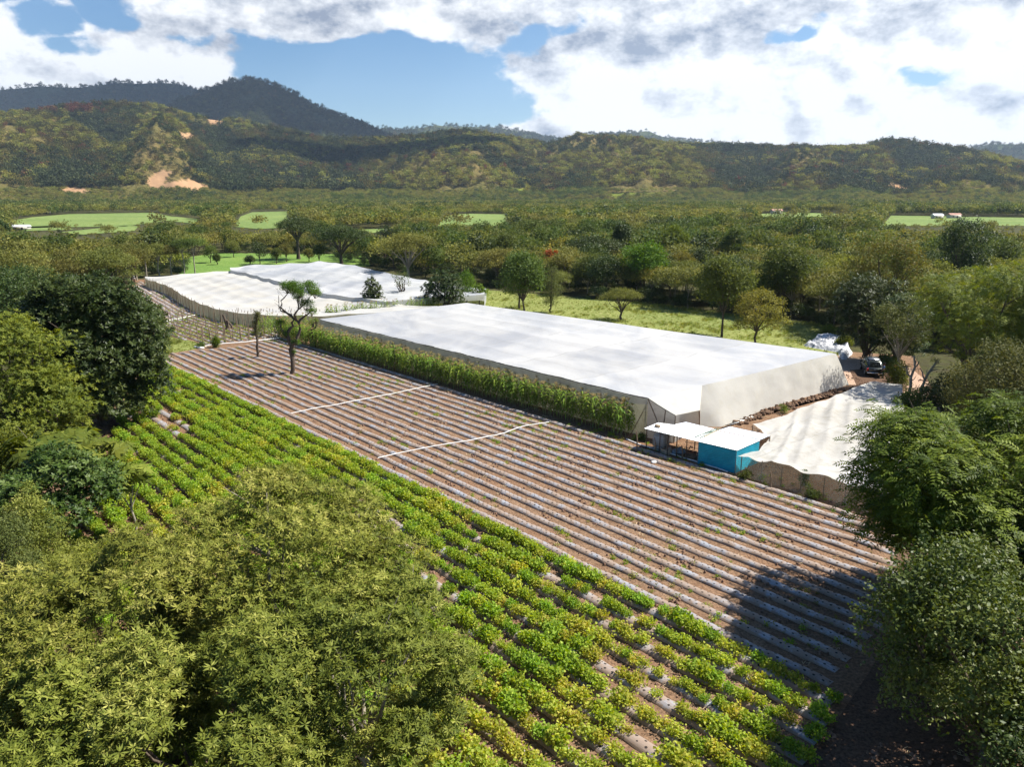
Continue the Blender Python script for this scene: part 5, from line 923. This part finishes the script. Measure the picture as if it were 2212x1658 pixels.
for k, (px_, tp_, h_, w_, shp, lf, lb) in enumerate(((1285, 500, 11, 17, 'umbrella', 'dark', 'very wide low dark umbrella tree amid the valley forest'), (1345, 487, 12, 6, 'round', 'dark', 'small dark round tree above the wide umbrella tree'), (1395, 531, 10, 10, 'round', 'bright', 'bright green tree amid the olive forest right of the umbrella'), (1100, 505, 10, 8, 'round', 'green', 'deep green tree above the middle of the forest edge'), (1460, 492, 11, 8, 'layer', 'bright', 'bright layered tree crown in the distance, left one'), (1590, 500, 11, 9, 'layer', 'green', 'bright layered tree crown in the distance, right one'), (1700, 540, 11, 9, 'round', 'green', 'green rounded tree left of the rusty crown'), (1130, 545, 11, 9, 'round', 'green', 'tall mid-green tree behind the meadow, left part'), (1570, 560, 11, 10, 'round', 'green', 'tall rounded green tree behind the yellowish tree'), (2150, 505, 9, 6, 'round', 'dark', 'small dark tree in the light field at right'), (1780, 500, 9, 7, 'round', 'yellow', 'yellowish tree near the light fields at right'))):
    d = ray(px_, tp_); q = (H - h_) / -d[2]; TX(lb, d[0] * q, d[1] * q, h_, w_ * .85, shp, lf, ('rand', .36, .22, 6), 1500, h_ * .35, 'forest_tree', 900 + k, ncl=14, sub=.48)
for k, (px_, tp_, h_) in enumerate(((1197, 531, 8.8), (1186, 536, 8.5))):
    d = ray(px_, tp_); q = (H - h_) / -d[2]
    if k == 0: M['flame'] = leafmat('flame_flowers', [(.09, .10, .02), (.13, .13, .03), (.38, .07, .02), (.15, .14, .03)])
    TX(('red-flowering tree in the valley forest, farther of the close pair', 'red-flowering tree in the valley forest, nearer of the close pair', 'red-flecked tree left of the rusty crown', 'red-flecked small tree above the yellowish meadow tree')[k], d[0] * q, d[1] * q, h_, 1.8, 'umbrella', 'flame', ('rand', .3, .2, 5), 160, 5, 'flowering_tree', 950 + k, ncl=5, sub=.5, group='red-flowering trees')
# meadow and net house trees
T('dark upright tree with large leaves between the net houses', (807, 672), 600, 54, 'column', 'dark', ('whorl', .30, .16, 8), 520, .08, ncl=9, trunk=.12, name='broadleaf_tree')
T('twisted nearly bare tree between the net houses', (868, 658), 588, 44, 'round', 'green', ('rand', .2, .12, 4), 150, .4, ncl=9, sub=.3, trunk=.22, name='pollarded_tree', branchy=4, wob=.6)
T('large dark broad-leaved tree behind the far corner of the largest net house', (965, 672), 589, 92, 'round', 'dark', ('whorl', .32, .17, 8), 1100, .02, ncl=14, sub=.45, trunk=.2, name='broadleaf_tree')
T('light green feathery tree behind the large dark one', (1008, 656), 588, 56, 'column', 'bright', ('rand', .22, .1, 6), 1000, .2, ncl=8, trunk=.14)
T('bright leafy small tree at the right of the large dark one', (1036, 660), 613, 42, 'round', 'bright', ('whorl', .2, .1, 7), 420, .3, ncl=7, sub=.5, trunk=.12)
T('nearly bare small tree at the left of the large dark one', (933, 660), 612, 26, 'round', 'green', ('rand', .2, .12, 4), 70, .4, ncl=6, sub=.35, trunk=.15, branchy=4)
T('small meadow tree with bare branches on its left', (1122, 668), 598, 58, 'column', 'greybush', ('rand', .16, .07, 6), 760, .35, ncl=9, trunk=.2, name='meadow_tree', branchy=3, bark='bark')
T('tall feathery light green meadow tree', (1190, 676), 570, 60, 'column', 'greybush', ('rand', .16, .07, 6), 1500, .12, ncl=11, trunk=.18, name='meadow_tree')
T('small umbrella-shaped tree with open trunk on the meadow', (1342, 692), 618, 84, 'umbrella', 'olive', ('rand', .16, .09, 6), 1300, .48, ncl=14, sub=.42, trunk=.2, name='meadow_tree', fork=1.2)
T('yellowish open-crowned tree behind the roof edge of the largest net house', (1632, 745), 634, 122, 'layer', 'olive2', ('rand', .24, .13, 6), 1150, .3, ncl=16, sub=.42, trunk=.17, name='meadow_tree')
# trees standing in the harvested field, with modelled limbs
def limbtree(label, foot, limbs_, leafs, lf, nsp, sp=('rand', .13, .06, 7), name='field_tree', bark='bark', lw=1.):
    b = G(*foot); s_ = PPM(b); L = lambda p: np.array(((p[0] - foot[0]) / s_, p[2] if len(p) > 2 else 0., max(-.2, HZ(b, p[1])))); r = tag(empty(name, b), label, 'tree'); g_ = Geo(); rg = np.random.default_rng(int(foot[0]))
    for P_, r0, r1 in limbs_:
        Q = [L(p) for p in P_]; Q = [Q[0]] + [q for a_, b_ in zip(Q[:-1], Q[1:]) for q in ((a_ + b_) / 2 + rg.normal(size=3) * .07, b_)]; g_.tube(Q, np.linspace(r0, r1, len(Q)) * lw * (1 + .15 * rg.random(len(Q))), 8)
        for _ in range(5):
            i = rg.integers(1, len(Q)); e = Q[i] + rg.normal(size=3) * .45 + (0, 0, .25); g_.tube([Q[i], (Q[i] + e) / 2 + rg.normal(size=3) * .08, e], [r1 * .6, r1 * .4, .012], 4, caps=False)
    cl = [(tuple(L(c)), (w_ / s_, w_ / s_ * .85, h_ / s_)) for c, w_, h_ in leafs]
    for c, r_ in cl:
        for _ in range(7):
            e = np.array(c) + rg.normal(size=3) * np.array(r_) * .5; st0 = np.array(c) - (0, 0, r_[2] * 1.1); g_.tube([st0, (st0 + e) / 2 + rg.normal(size=3) * .08, e], [.035, .025, .008], 4, caps=False)
    g_.obj('trunk', M[bark], r, smooth=True); crown_geo(cl, nsp, spr(*sp), rg, .5, .25).obj('crown', M[lf], r); return r
limbtree('tallest tree in the harvested field, with twisting dark limbs and a thin tuft crown', (630, 808),
    [([(630, 810), (634, 780), (631, 757), (634, 748)], .25, .19), ([(634, 748), (628, 728), (630, 715), (640, 705), (644, 690), (628, 676), (616, 664), (618, 650)], .20, .06), ([(634, 748), (645, 738), (650, 722, .3), (652, 700, .3), (640, 688, .2), (632, 678)], .2, .08),
     ([(652, 700), (660, 688, .4), (672, 680, .4), (680, 668, .6)], .13, .05), ([(648, 694), (646, 680, -.3), (655, 668, -.3), (652, 650), (662, 636)], .12, .04), ([(626, 676), (616, 672), (613, 662), (614, 640)], .09, .03), ([(655, 668), (668, 655, .5), (680, 640, .5)], .08, .03), ([(618, 650), (632, 636), (640, 622)], .06, .03), ([(634, 748), (622, 728), (616, 712), (612, 704)], .10, .04)],
    [((630, 622, .5), 17, 12), ((652, 618, -.6), 18, 12), ((676, 622, .5), 20, 13), ((690, 634), 16, 10), ((640, 630, .8), 14, 9), ((662, 632, -.8), 15, 9), ((668, 660, .5), 17, 12), ((682, 674), 12, 8), ((655, 645), 12, 7), ((612, 699), 13, 8), ((624, 722), 9, 7), ((643, 740), 9, 7), ((638, 760), 6, 5)], 'bright', 2100)
limbtree('slim leafy pole of a tree beside the tallest one in the harvested field', (557, 774), [([(557, 776), (557, 750), (559, 735), (556, 715), (559, 700), (562, 680)], .17, .08)],
    [((557, 720), 9, 12), ((556, 703), 9, 12), ((562, 689), 8, 9), ((563, 679), 7, 5)], 'greybush', 300, lw=1.)
limbtree('short pollarded stub of a tree in the maize strip', (679, 752), [([(679, 754), (678, 730), (676, 712), (680, 700)], .16, .12), ([(676, 712), (686, 704), (688, 695)], .1, .06)], [((685, 693), 8, 6), ((674, 697), 6, 5)], 'bright', 60, lw=.9)
T('vine-covered bright green bush at the end of the white pipe', (467, 751), 730, 17, 'column', 'bright', ('rand', .16, .1, 6), 260, .02, ncl=6, trunk=.06, name='bush')
T('small green bush at the edge of the grass verge', (434, 752), 742, 18, 'round', 'green', ('rand', .14, .08, 6), 160, .02, ncl=6, trunk=.05, name='bush')
T('small cut stump with leaves at the corner of the crop', (346, 772), 758, 10, 'column', 'green', ('rand', .12, .08, 5), 60, .2, ncl=4, trunk=.14, name='bush')
T('young maize-like plant on the soil bank between two net houses', (1692, 893), 878, 15, 'column', 'bright', ('whorl', .5, .06, 9), 16, .1, ncl=3, trunk=.02, name='bush')
for k, (x, y, tp_, w_, lb) in enumerate(((1608, 1037, 1020, 28, 'low weedy bush at the near corner of the low net house'), (1735, 1060, 1022, 16, 'climbing weed against the side of the low net house'), (1755, 1078, 1060, 34, 'low weeds at the foot of the low net house, near the feathery tree'), (1385, 952, 940, 24, 'low weeds at the foot of the largest net house corner'))):
    T(lb, (x, y), tp_, w_, 'round', 'green', ('rand', .12, .07, 6), 160, .02, ncl=6, trunk=.02, name='weed_clump')
# right side
M['feather'] = leafmat('leaf_feathery', [(.028, .050, .007), (.062, .098, .010), (.14, .19, .018), (.27, .32, .04)], trans=.28, spec=.12, rough=.55)
TX('large tree with feathery compound leaves hanging over the harvested beds', 21.5, 33.4, 10.8, 12.2, 'round', 'feather', ('pinnate', .24, .085, 6), 8500, 2.6, seed=31, ncl=46, sub=.25, shell=.35, trunk=.28, upb=.75, kmax=20)
TX('dark glossy tree with brown seed pods in the bottom right corner', 17.3, 24.3, 7.9, 9.0, 'round', 'glossy', ('rand', .16, .09, 7), 7500, .6, seed=32, ncl=34, sub=.28, shell=.5, trunk=.25)
TX('dark glossy tree behind the corner tree, below the feathery crown', 21.3, 30.5, 7.4, 8.0, 'round', 'glossy', ('rand', .16, .09, 7), 4600, .8, seed=33, ncl=26, sub=.3, shell=.6, trunk=.2)
TX('dark tree at the right end of the bottom edge', 16.2, 18.5, 5.6, 5.0, 'round', 'dark', ('rand', .14, .08, 7), 2200, .4, seed=34, ncl=14, sub=.4, shell=.6, trunk=.15)
T('big yellow-green tree right of the parked truck, nearest the track', (2090, 880), 566, 250, 'round', 'yellow', ('pinnate', .26, .10, 5), 2300, .25, ncl=26, sub=.32, trunk=.3, shell=.6)
T('big yellow-green tree cut by the right frame edge', (2240, 880), 560, 260, 'round', 'yellow', ('pinnate', .26, .10, 5), 2300, .22, ncl=26, sub=.32, trunk=.3, shell=.6)
T('dense dark tree behind the parked truck', (1868, 778), 600, 150, 'round', 'dark', ('whorl', .42, .12, 8), 1900, .05, ncl=20, sub=.38, trunk=.3)
T('second dense dark tree behind the motorcycle', (1935, 790), 640, 120, 'round', 'dark', ('whorl', .4, .12, 8), 1500, .05, ncl=16, sub=.4, trunk=.25)
T('tall tree with rust-coloured patches above the dark trees', (1900, 728), 503, 180, 'round', 'rust', ('rand', .3, .16, 6), 2600, .3, ncl=20, sub=.34, trunk=.35)
T('dark round tree standing tall near the light field at the right', (2068, 650), 478, 96, 'round', 'dark', ('rand', .36, .2, 6), 1800, .15, ncl=16, sub=.42, trunk=.3)
T('grey-green leafy tree behind the feathery crown at the right edge', (2150, 985), 742, 230, 'round', 'greybush', ('rand', .2, .09, 7), 3400, .1, ncl=20, sub=.36, trunk=.2)
T('light branching tree with curved pale trunk left of the big yellow-green tree', (1945, 838), 640, 120, 'round', 'greybush', ('rand', .2, .1, 6), 1100, .4, ncl=14, sub=.34, trunk=.16, bark='barkpale', branchy=3, lean=(-1.2, 0))
limbtree('pale dead forked trunk beside the dirt track, left of two', (1963, 862), [([(1963, 864), (1964, 835), (1962, 815), (1963, 770)], .17, .09), ([(1962, 815), (1952, 805), (1950, 795)], .1, .05), ([(1963, 805), (1970, 792), (1975, 780)], .09, .04)], [((1950, 792), 5, 3)], 'green', 14, name='dead_tree', bark='barkpale')
limbtree('pale leaning trunk beside the dirt track, right of two', (1982, 866), [([(1982, 868), (1988, 840), (1996, 810), (2010, 785)], .16, .08), ([(1996, 810), (2006, 800), (2018, 798)], .08, .04), ([(1992, 822), (1985, 805), (1980, 796)], .08, .03)], [((2012, 782), 6, 4)], 'green', 18, name='dead_tree', bark='barkpale')
for k, (x, y, tp_, w_, lf, lb) in enumerate(((1932, 850, 790, 50, 'yellow', 'bright bush between the two people and the pale trunks'), (1918, 800, 770, 46, 'green', 'pale leafy bush right beside the parked truck'), (1960, 905, 850, 60, 'green', 'green bush at the right end of the low net house'), (2010, 900, 830, 70, 'dark', 'dark bush behind the pale trunks'), (2050, 880, 800, 80, 'dark', 'dark undergrowth at the foot of the big yellow-green tree'), (1820, 752, 728, 30, 'yellow', 'yellowish bush by the plastic heap'), (1790, 728, 706, 34, 'yellow', 'yellow-green bush at the right end of the meadow'), (2130, 905, 810, 100, 'dark', 'dark undergrowth below the right frame trees'))):
    T(lb, (x, y), tp_, w_, 'round', lf, ('rand', .2, .11, 6), 520, .02, ncl=9, sub=.5, trunk=.05, name='bush')
# ================================================================== far houses
M['hwall'] = simple('pale_house_wall', (.55, .50, .44), .9, nscale=1, var=.15); M['hroof'] = simple('light_sheet_roof', (.66, .68, .70), .5, nscale=.6, var=.1); M['hred'] = simple('reddish_tile_roof', (.36, .20, .15), .8, nscale=.8, var=.2); M['hdoor'] = simple('dark_doorway', (.05, .04, .035), .8)
for k, (x, y, w_, rf, lb) in enumerate(((48, 497, 34, 'hroof', 'white-roofed shed alone in the light field at the far left'), (16, 469, 26, 'hroof', 'small white house at the far left edge below the hills'), (100, 462, 20, 'hroof', 'tiny pale house just above the far left field'), (1434, 466, 22, 'hred', 'small house with reddish roof left of the middle fields'), (1677, 463, 24, 'hred', 'brown-roofed house on the edge of the narrow light field'), (1886, 474, 24, 'hroof', 'pale-roofed house between two light fields'), (2024, 473, 24, 'hroof', 'whitish house above the long light field, left of a pair'), (2060, 472, 28, 'hred', 'brown-roofed house above the long light field, right of a pair'), (1100, 0 + 466, 16, 'hred', 'tiny brown-roofed house at the corner of the central light field'))):
    b = G(x, y); s_ = PPM(b); W_ = w_ / s_; D = W_ * .55; hh = min(4.2, 7.5 / s_); r = tag(empty('house', b, .15), lb, 'house'); Geo().box((0, 0, hh / 2), (W_ * .9, D * .9, hh)).obj('wall', M['hwall'], r); g_ = Geo(); z1 = hh * 1.5
    g_.add([(-W_ / 2, -D / 2, hh), (W_ / 2, -D / 2, hh), (W_ / 2, 0, z1), (-W_ / 2, 0, z1), (-W_ / 2, D / 2, hh), (W_ / 2, D / 2, hh)], [(0, 1, 2, 3), (3, 2, 5, 4)]); g_.add([(-W_ / 2, -D / 2, hh), (-W_ / 2, 0, z1), (-W_ / 2, D / 2, hh), (W_ / 2, -D / 2, hh), (W_ / 2, D / 2, hh), (W_ / 2, 0, z1)], [(0, 1, 2), (3, 4, 5)]); g_.obj('roof', M[rf], r)
    Geo().box((W_ * .1, -D * .45 - .03, hh * .4), (W_ * .12, .06, hh * .8)).obj('door', M['hdoor'], r); Geo().box((-W_ * .22, -D * .45 - .03, hh * .55), (W_ * .12, .06, hh * .35)).obj('window', M['hdoor'], r)
# ================================================================== truck, motorcycle, people
M['paint'] = simple('dark_grey_green_paint', (.055, .062, .055), .25, metal=.5, spec=.6); M['glass'] = simple('dark_glass', (.008, .010, .012), .08, spec=.8); M['tyre'] = simple('tyre_rubber', (.02, .02, .02), .85); M['rim'] = simple('alloy_rim', (.45, .46, .47), .35, metal=.8); M['redl'] = simple('red_lens', (.55, .02, .015), .25, spec=.6); M['chrome'] = simple('chrome', (.6, .61, .62), .15, metal=1.); M['black'] = simple('black_trim', (.015, .015, .016), .6)
ra, fa = G(1886, 812), G(1876, 798.5); yaw = math.atan2(*(fa - ra)[[1, 0]]) ; tk = tag(empty('pickup_truck', (ra + (fa - ra) * .5), yaw), 'dark grey pickup truck with covered bed parked in the shade of the trees', 'truck')
def loft(secs, closed=True):          # secs: list of (x, [(y,z)...]) cross sections
    g_ = Geo(); n = len(secs[0][1]); V = np.array([[(x, y, z) for y, z in pr] for x, pr in secs]); i = np.arange(len(secs) - 1)[:, None] * n; j = np.arange(n)[None]; j2 = (j + 1) % n; g_.add(V.reshape(-1, 3), np.stack([i + j, i + n + j, i + n + j2, i + j2], -1).reshape(-1, 4)); V0, V1 = V[0], V[-1]
    for Vx, fl in ((V0, 0), (V1, 1)):
        c = Vx.mean(0); q = np.arange(n); F = np.stack([q, (q + 1) % n, np.full(n, n)], -1); g_.add(np.vstack([Vx, c]), F if not fl else F[:, ::-1])
    return g_
def prof(w, z0, z1, tw=.94): return [(-w * .92, z0), (-w, z0 + .12), (-w, (z0 + z1) * .55), (-w * tw, z1 - .04), (-w * tw * .9, z1), (w * tw * .9, z1), (w * tw, z1 - .04), (w, (z0 + z1) * .55), (w, z0 + .12), (w * .92, z0)]
loft([(-2.55, prof(.80, .48, .95)), (-2.45, prof(.88, .38, 1.06)), (-.6, prof(.90, .34, 1.08)), (.9, prof(.90, .34, 1.06)), (2.2, prof(.86, .36, .96)), (2.55, prof(.76, .42, .82))]).obj('body', M['paint'], tk, smooth=False)
loft([(-2.35, prof(.76, 1.0, 1.08, .8)), (-1.95, prof(.78, 1.0, 1.70, .80)), (-.4, prof(.80, 1.0, 1.80, .80)), (.55, prof(.80, 1.0, 1.76, .8)), (1.25, prof(.80, 1.0, 1.06, .9))]).obj('cabin', M['paint'], tk)
Geo().add([(-2.40, -.60, 1.10), (-2.40, .60, 1.10), (-2.02, .52, 1.64), (-2.02, -.52, 1.64)], [(0, 1, 2, 3)]).obj('rear_window', M['glass'], tk)
for s in (-1, 1):
    g_ = Geo()
    for x0, x1 in ((-1.85, -.75), (-.65, .1), (.2, .95)): g_.add([(x0, s * .835, 1.12), (x1, s * .835, 1.12), (x1 - .12 if x1 < .5 else x1 - .45, s * .70, 1.64), (x0 + .06, s * .70, 1.64)], [(0, 1, 2, 3)])
    g_.obj('side_window', M['glass'], tk); Geo().box((-2.52, s * .78, .86), (.08, .16, .30)).obj('tail_light', M['redl'], tk)
    Geo().box((.75, s * 1.02, 1.12), (.12, .2, .16)).obj('mirror', M['black'], tk); Geo().box((2.5, s * .62, .68), (.1, .3, .18)).obj('headlight', M['chrome'], tk)
    for x in (-1.55, 1.6): w_ = Geo().tube([(x, s * .70, .36), (x, s * .92, .36)], .36, 20).obj('wheel', M['tyre'], tk); Geo().tube([(x, s * .90, .36), (x, s * .935, .36)], .21, 14).obj('rim', M['rim'], w_)
Geo().box((-2.62, 0, .5), (.16, 1.6, .14)).obj('bumper', M['chrome'], tk); Geo().box((-2.585, 0, .82), (.05, 1.35, .40)).obj('tailgate', M['paint'], tk); Geo().box((-2.62, 0, .9), (.04, .3, .06)).obj('handle', M['chrome'], tk); Geo().box((-.7, 0, 1.815), (1.9, 1.1, .03)).obj('roof_panel', M['rim'], tk)
b = G(1873, 773); mc = tag(empty('motorcycle', b, .5), 'small motorcycle with round mirrors in the dark shade behind the truck', 'motorcycle')
for x in (-.65, .65): w_ = Geo().tube([(x, -.05, .3), (x, .05, .3)], .3, 18).obj('wheel', M['tyre'], mc); Geo().tube([(x, -.06, .3), (x, .06, .3)], .19, 12).obj('rim', M['rim'], w_)
Geo().tube([(.65, 0, .3), (.5, 0, .8), (.42, 0, 1.0)], .04, 7).obj('fork', M['chrome'], mc); Geo().tube([(.42, 0, .95), (.1, 0, .55), (-.3, 0, .45), (-.65, 0, .3)], .05, 7).obj('frame', M['black'], mc); Geo().blob((.15, 0, .82), (.28, .15, .15), 0, 2, .05).obj('fuel_tank', M['teal'], mc, smooth=True)
Geo().box((-.35, 0, .8), (.6, .24, .1), 0, 0, .85).obj('seat', M['black'], mc); Geo().blob((0, 0, .45), (.2, .15, .18), 0, 5, .2).obj('engine', M['rim'], mc); Geo().tube([(.32, -.36, 1.08), (.42, -.15, 1.02), (.42, .15, 1.02), (.32, .36, 1.08)], .02, 6).obj('handlebar', M['chrome'], mc)
for s in (-1, 1): Geo().tube([(.36, s * .36, 1.28), (.345, s * .36, 1.28)], .07, 12).obj('mirror', M['chrome'], mc)
Geo().tube([(.56, 0, .86), (.62, 0, .86)], .09, 12).obj('headlight', M['chrome'], mc)
M['skin'] = simple('brown_skin', (.25, .13, .08), .6)
def skinmesh(name, V, E, Rd, m, parent):
    me = bpy.data.meshes.new(name); me.from_pydata([tuple(v) for v in V], E, []); me.materials.append(m); o = bpy.data.objects.new(name, me); COL.objects.link(o); o.parent = parent
    sk = o.modifiers.new('skin', 'SKIN'); me.skin_vertices.new() if not me.skin_vertices else None
    for i, r_ in enumerate(Rd): me.skin_vertices[0].data[i].radius = (r_, r_)
    me.skin_vertices[0].data[0].use_root = True; sk.use_smooth_shade = True; o.modifiers.new('sub', 'SUBSURF').levels = 1; o.modifiers['sub'].render_levels = 1; return o
def person(label, loc, yaw, shirt, trous, hat=None, hair=(.02, .015, .01), arms=((.30, .08, 1.08, .30, .22, .92), (.30, .08, 1.08, .30, .22, .92)), hold=None):
    r = tag(empty('person', loc, yaw), label, 'person'); V = [(0, 0, .95), (0, .01, 1.15), (0, 0, 1.36), (0, 0, 1.45), (0, .01, 1.53), (0, .015, 1.62)]; Rd = [.13, .125, .13, .055, .085, .075]; E = [(0, 1), (1, 2), (2, 3), (3, 4), (4, 5)]
    for s in (-1, 1):
        a = arms[0 if s < 0 else 1]; n = len(V); V += [(s * .17, 0, 1.36), (s * a[0], a[1] * .3, a[2]), (s * a[3], a[4], a[5]), (s * a[3], a[4] + .05, a[5] - .07)]; Rd += [.06, .045, .032, .034]; E += [(2, n), (n, n + 1), (n + 1, n + 2), (n + 2, n + 3)]
        for f in range(4): V.append((s * (a[3] - .028 + .019 * f), a[4] + .085, a[5] - (.13, .145, .14, .12)[f])); Rd.append(.009); E.append((n + 3, len(V) - 1))
        V.append((s * (a[3] - .05), a[4] + .09, a[5] - .06)); Rd.append(.011); E.append((n + 3, len(V) - 1))
        n = len(V); V += [(s * .09, 0, .88), (s * .11, .03, .48), (s * .12, 0, .09), (s * .12, .14, .04)]; Rd += [.10, .065, .045, .035]; E += [(0, n), (n, n + 1), (n + 1, n + 2), (n + 2, n + 3)]
    V.append((0, .105, 1.555)); Rd.append(.014); E.append((4, len(V) - 1))
    body = skinmesh('body', V, E, Rd, M['skin'], r); ms = simple('shirt_' + shirt[0], shirt[1], .85, nscale=8, var=.2); mt_ = simple('trousers_' + trous[0], trous[1], .9, nscale=8, var=.2)
    Vs = [(0, 0, .93), (0, .01, 1.15), (0, 0, 1.36)]; Rs = [.15, .145, .15]; Es = [(0, 1), (1, 2)]
    for s in (-1, 1): a = arms[0 if s < 0 else 1]; n = len(Vs); Vs += [(s * .18, 0, 1.37), (s * (a[0] * .9 + .015), a[1] * .3, a[2] + .06)]; Rs += [.075, .062]; Es += [(2, n), (n, n + 1)]
    skinmesh('shirt', Vs, Es, Rs, ms, r); Vt = [(0, 0, .93)]; Rt = [.145]; Et = []
    for s in (-1, 1): n = len(Vt); Vt += [(s * .09, 0, .86), (s * .11, .03, .48), (s * .12, 0, .14)]; Rt += [.115, .08, .065]; Et += [(0, n), (n, n + 1), (n + 1, n + 2)]
    skinmesh('trousers', Vt, Et, Rt, mt_, r)
    for s in (-1, 1): Geo().blob((s * .12, .07, .045), (.05, .14, .045), 0, 1, .02).obj('shoe', M['black'], r, smooth=True)
    mh = simple('hair', hair, .8); Geo().blob((0, -.015, 1.63), (.098, .105, .085), 0, 2, .05).obj('hair', mh, r, smooth=True)
    if hat: mhat = simple('hat_cloth', hat, .85); g_ = Geo().tube([(0, 0, 1.655), (0, 0, 1.663)], [.19, .185], 18); g_.tube([(0, 0, 1.66), (0, 0, 1.72), (0, 0, 1.77)], [.105, .10, .06], 14); g_.obj('hat', mhat, r, smooth=False)
    return r
person('worker in a red shirt and blue trousers behind the leaning stump', G(491, 694), 2.9, ('red', (.42, .03, .06)), ('blue', (.05, .14, .28)), hair=(.3, .03, .05), arms=((.30, .5, 1.12, .22, .30, 1.05), (.30, .4, 1.12, .24, .28, 1.0)))
person('person in a blue shirt standing at the rear corner of the truck', G(1907, 817.5), 1.3, ('blue', (.05, .14, .30)), ('dark', (.02, .022, .028)))
person('person in a white shirt at the end of the low cream net house', G(1929, 823), .6, ('white', (.62, .62, .62)), ('dark_blue', (.03, .04, .07)), hat=(.30, .10, .07))
person('person in a white hat and shirt at the top of the curved beds', G(291, 614), 3.0, ('cream', (.70, .66, .58)), ('brown', (.10, .07, .05)), hat=(.75, .72, .65))
# ================================================================== unseen clouds placed above the frame to shade mountain and hills; haze
m, t = mat('cloud_vapour'); gc = t.n('ShaderNodeTexCoord').outputs['Object']; nn = t.noise(gc, .01, 5, .6); finish(t, princ(t, (.85, .86, .88), 1., t.bump(nn, .6, 20), 0, 0)); M['unseen_cloud'] = m
def unseen_cloud(tx, ty, tz, rx, ry, seed):
    zc = 2700.; k = (zc - tz) / SUNV.z; c = np.array((tx + SUNV.x * k, ty + SUNV.y * k, zc)); g_ = Geo(); rg = np.random.default_rng(seed)
    g_.blob((0, 0, 0), (rx, ry, 90), 0, seed, .22, 40, 14)
    for _ in range(26): a = rg.uniform(0, 6.28); r_ = rg.uniform(.2, .95); g_.blob((math.cos(a) * rx * r_, math.sin(a) * ry * r_, rg.uniform(-10, 60)), (rg.uniform(.15, .3) * rx, rg.uniform(.15, .3) * ry, rg.uniform(60, 130)), 0, seed + _, .25, 18, 9)
    o = g_.obj('unseen_cloud', M['unseen_cloud'], None, True, c); tag(o, kind='structure')
unseen_cloud(-1250, 3850, 430, 900, 620, 3); unseen_cloud(-2700, 5500, 420, 900, 800, 7); unseen_cloud(1500, 2300, 200, 260, 160, 15); unseen_cloud(-250, 2050, 150, 330, 130, 18)
CLD = True
def haze(dens=5e-5):
    me = bpy.data.meshes.new('haze'); x, y0, y1, z0, z1 = 6800, -420, 8900, -60, 1130
    vs_ = [(a, b, c) for c in (z0, z1) for a, b in ((-x, y0), (x, y0), (x, y1), (-x, y1))]; me.from_pydata(vs_, [], [(3, 2, 1, 0), (4, 5, 6, 7), (0, 1, 5, 4), (1, 2, 6, 5), (2, 3, 7, 6), (3, 0, 4, 7)])
    m = bpy.data.materials.new('haze_air'); m.use_nodes = True; nt = m.node_tree; nt.nodes.clear(); o = nt.nodes.new('ShaderNodeOutputMaterial'); v = nt.nodes.new('ShaderNodeVolumePrincipled'); v.inputs['Color'].default_value = (.62, .78, 1, 1); v.inputs['Density'].default_value = dens; v.inputs['Anisotropy'].default_value = .2
    nt.links.new(v.outputs[0], o.inputs['Volume']); me.materials.append(m); ob = bpy.data.objects.new('haze', me); COL.objects.link(ob); tag(ob, kind='stuff')
haze()
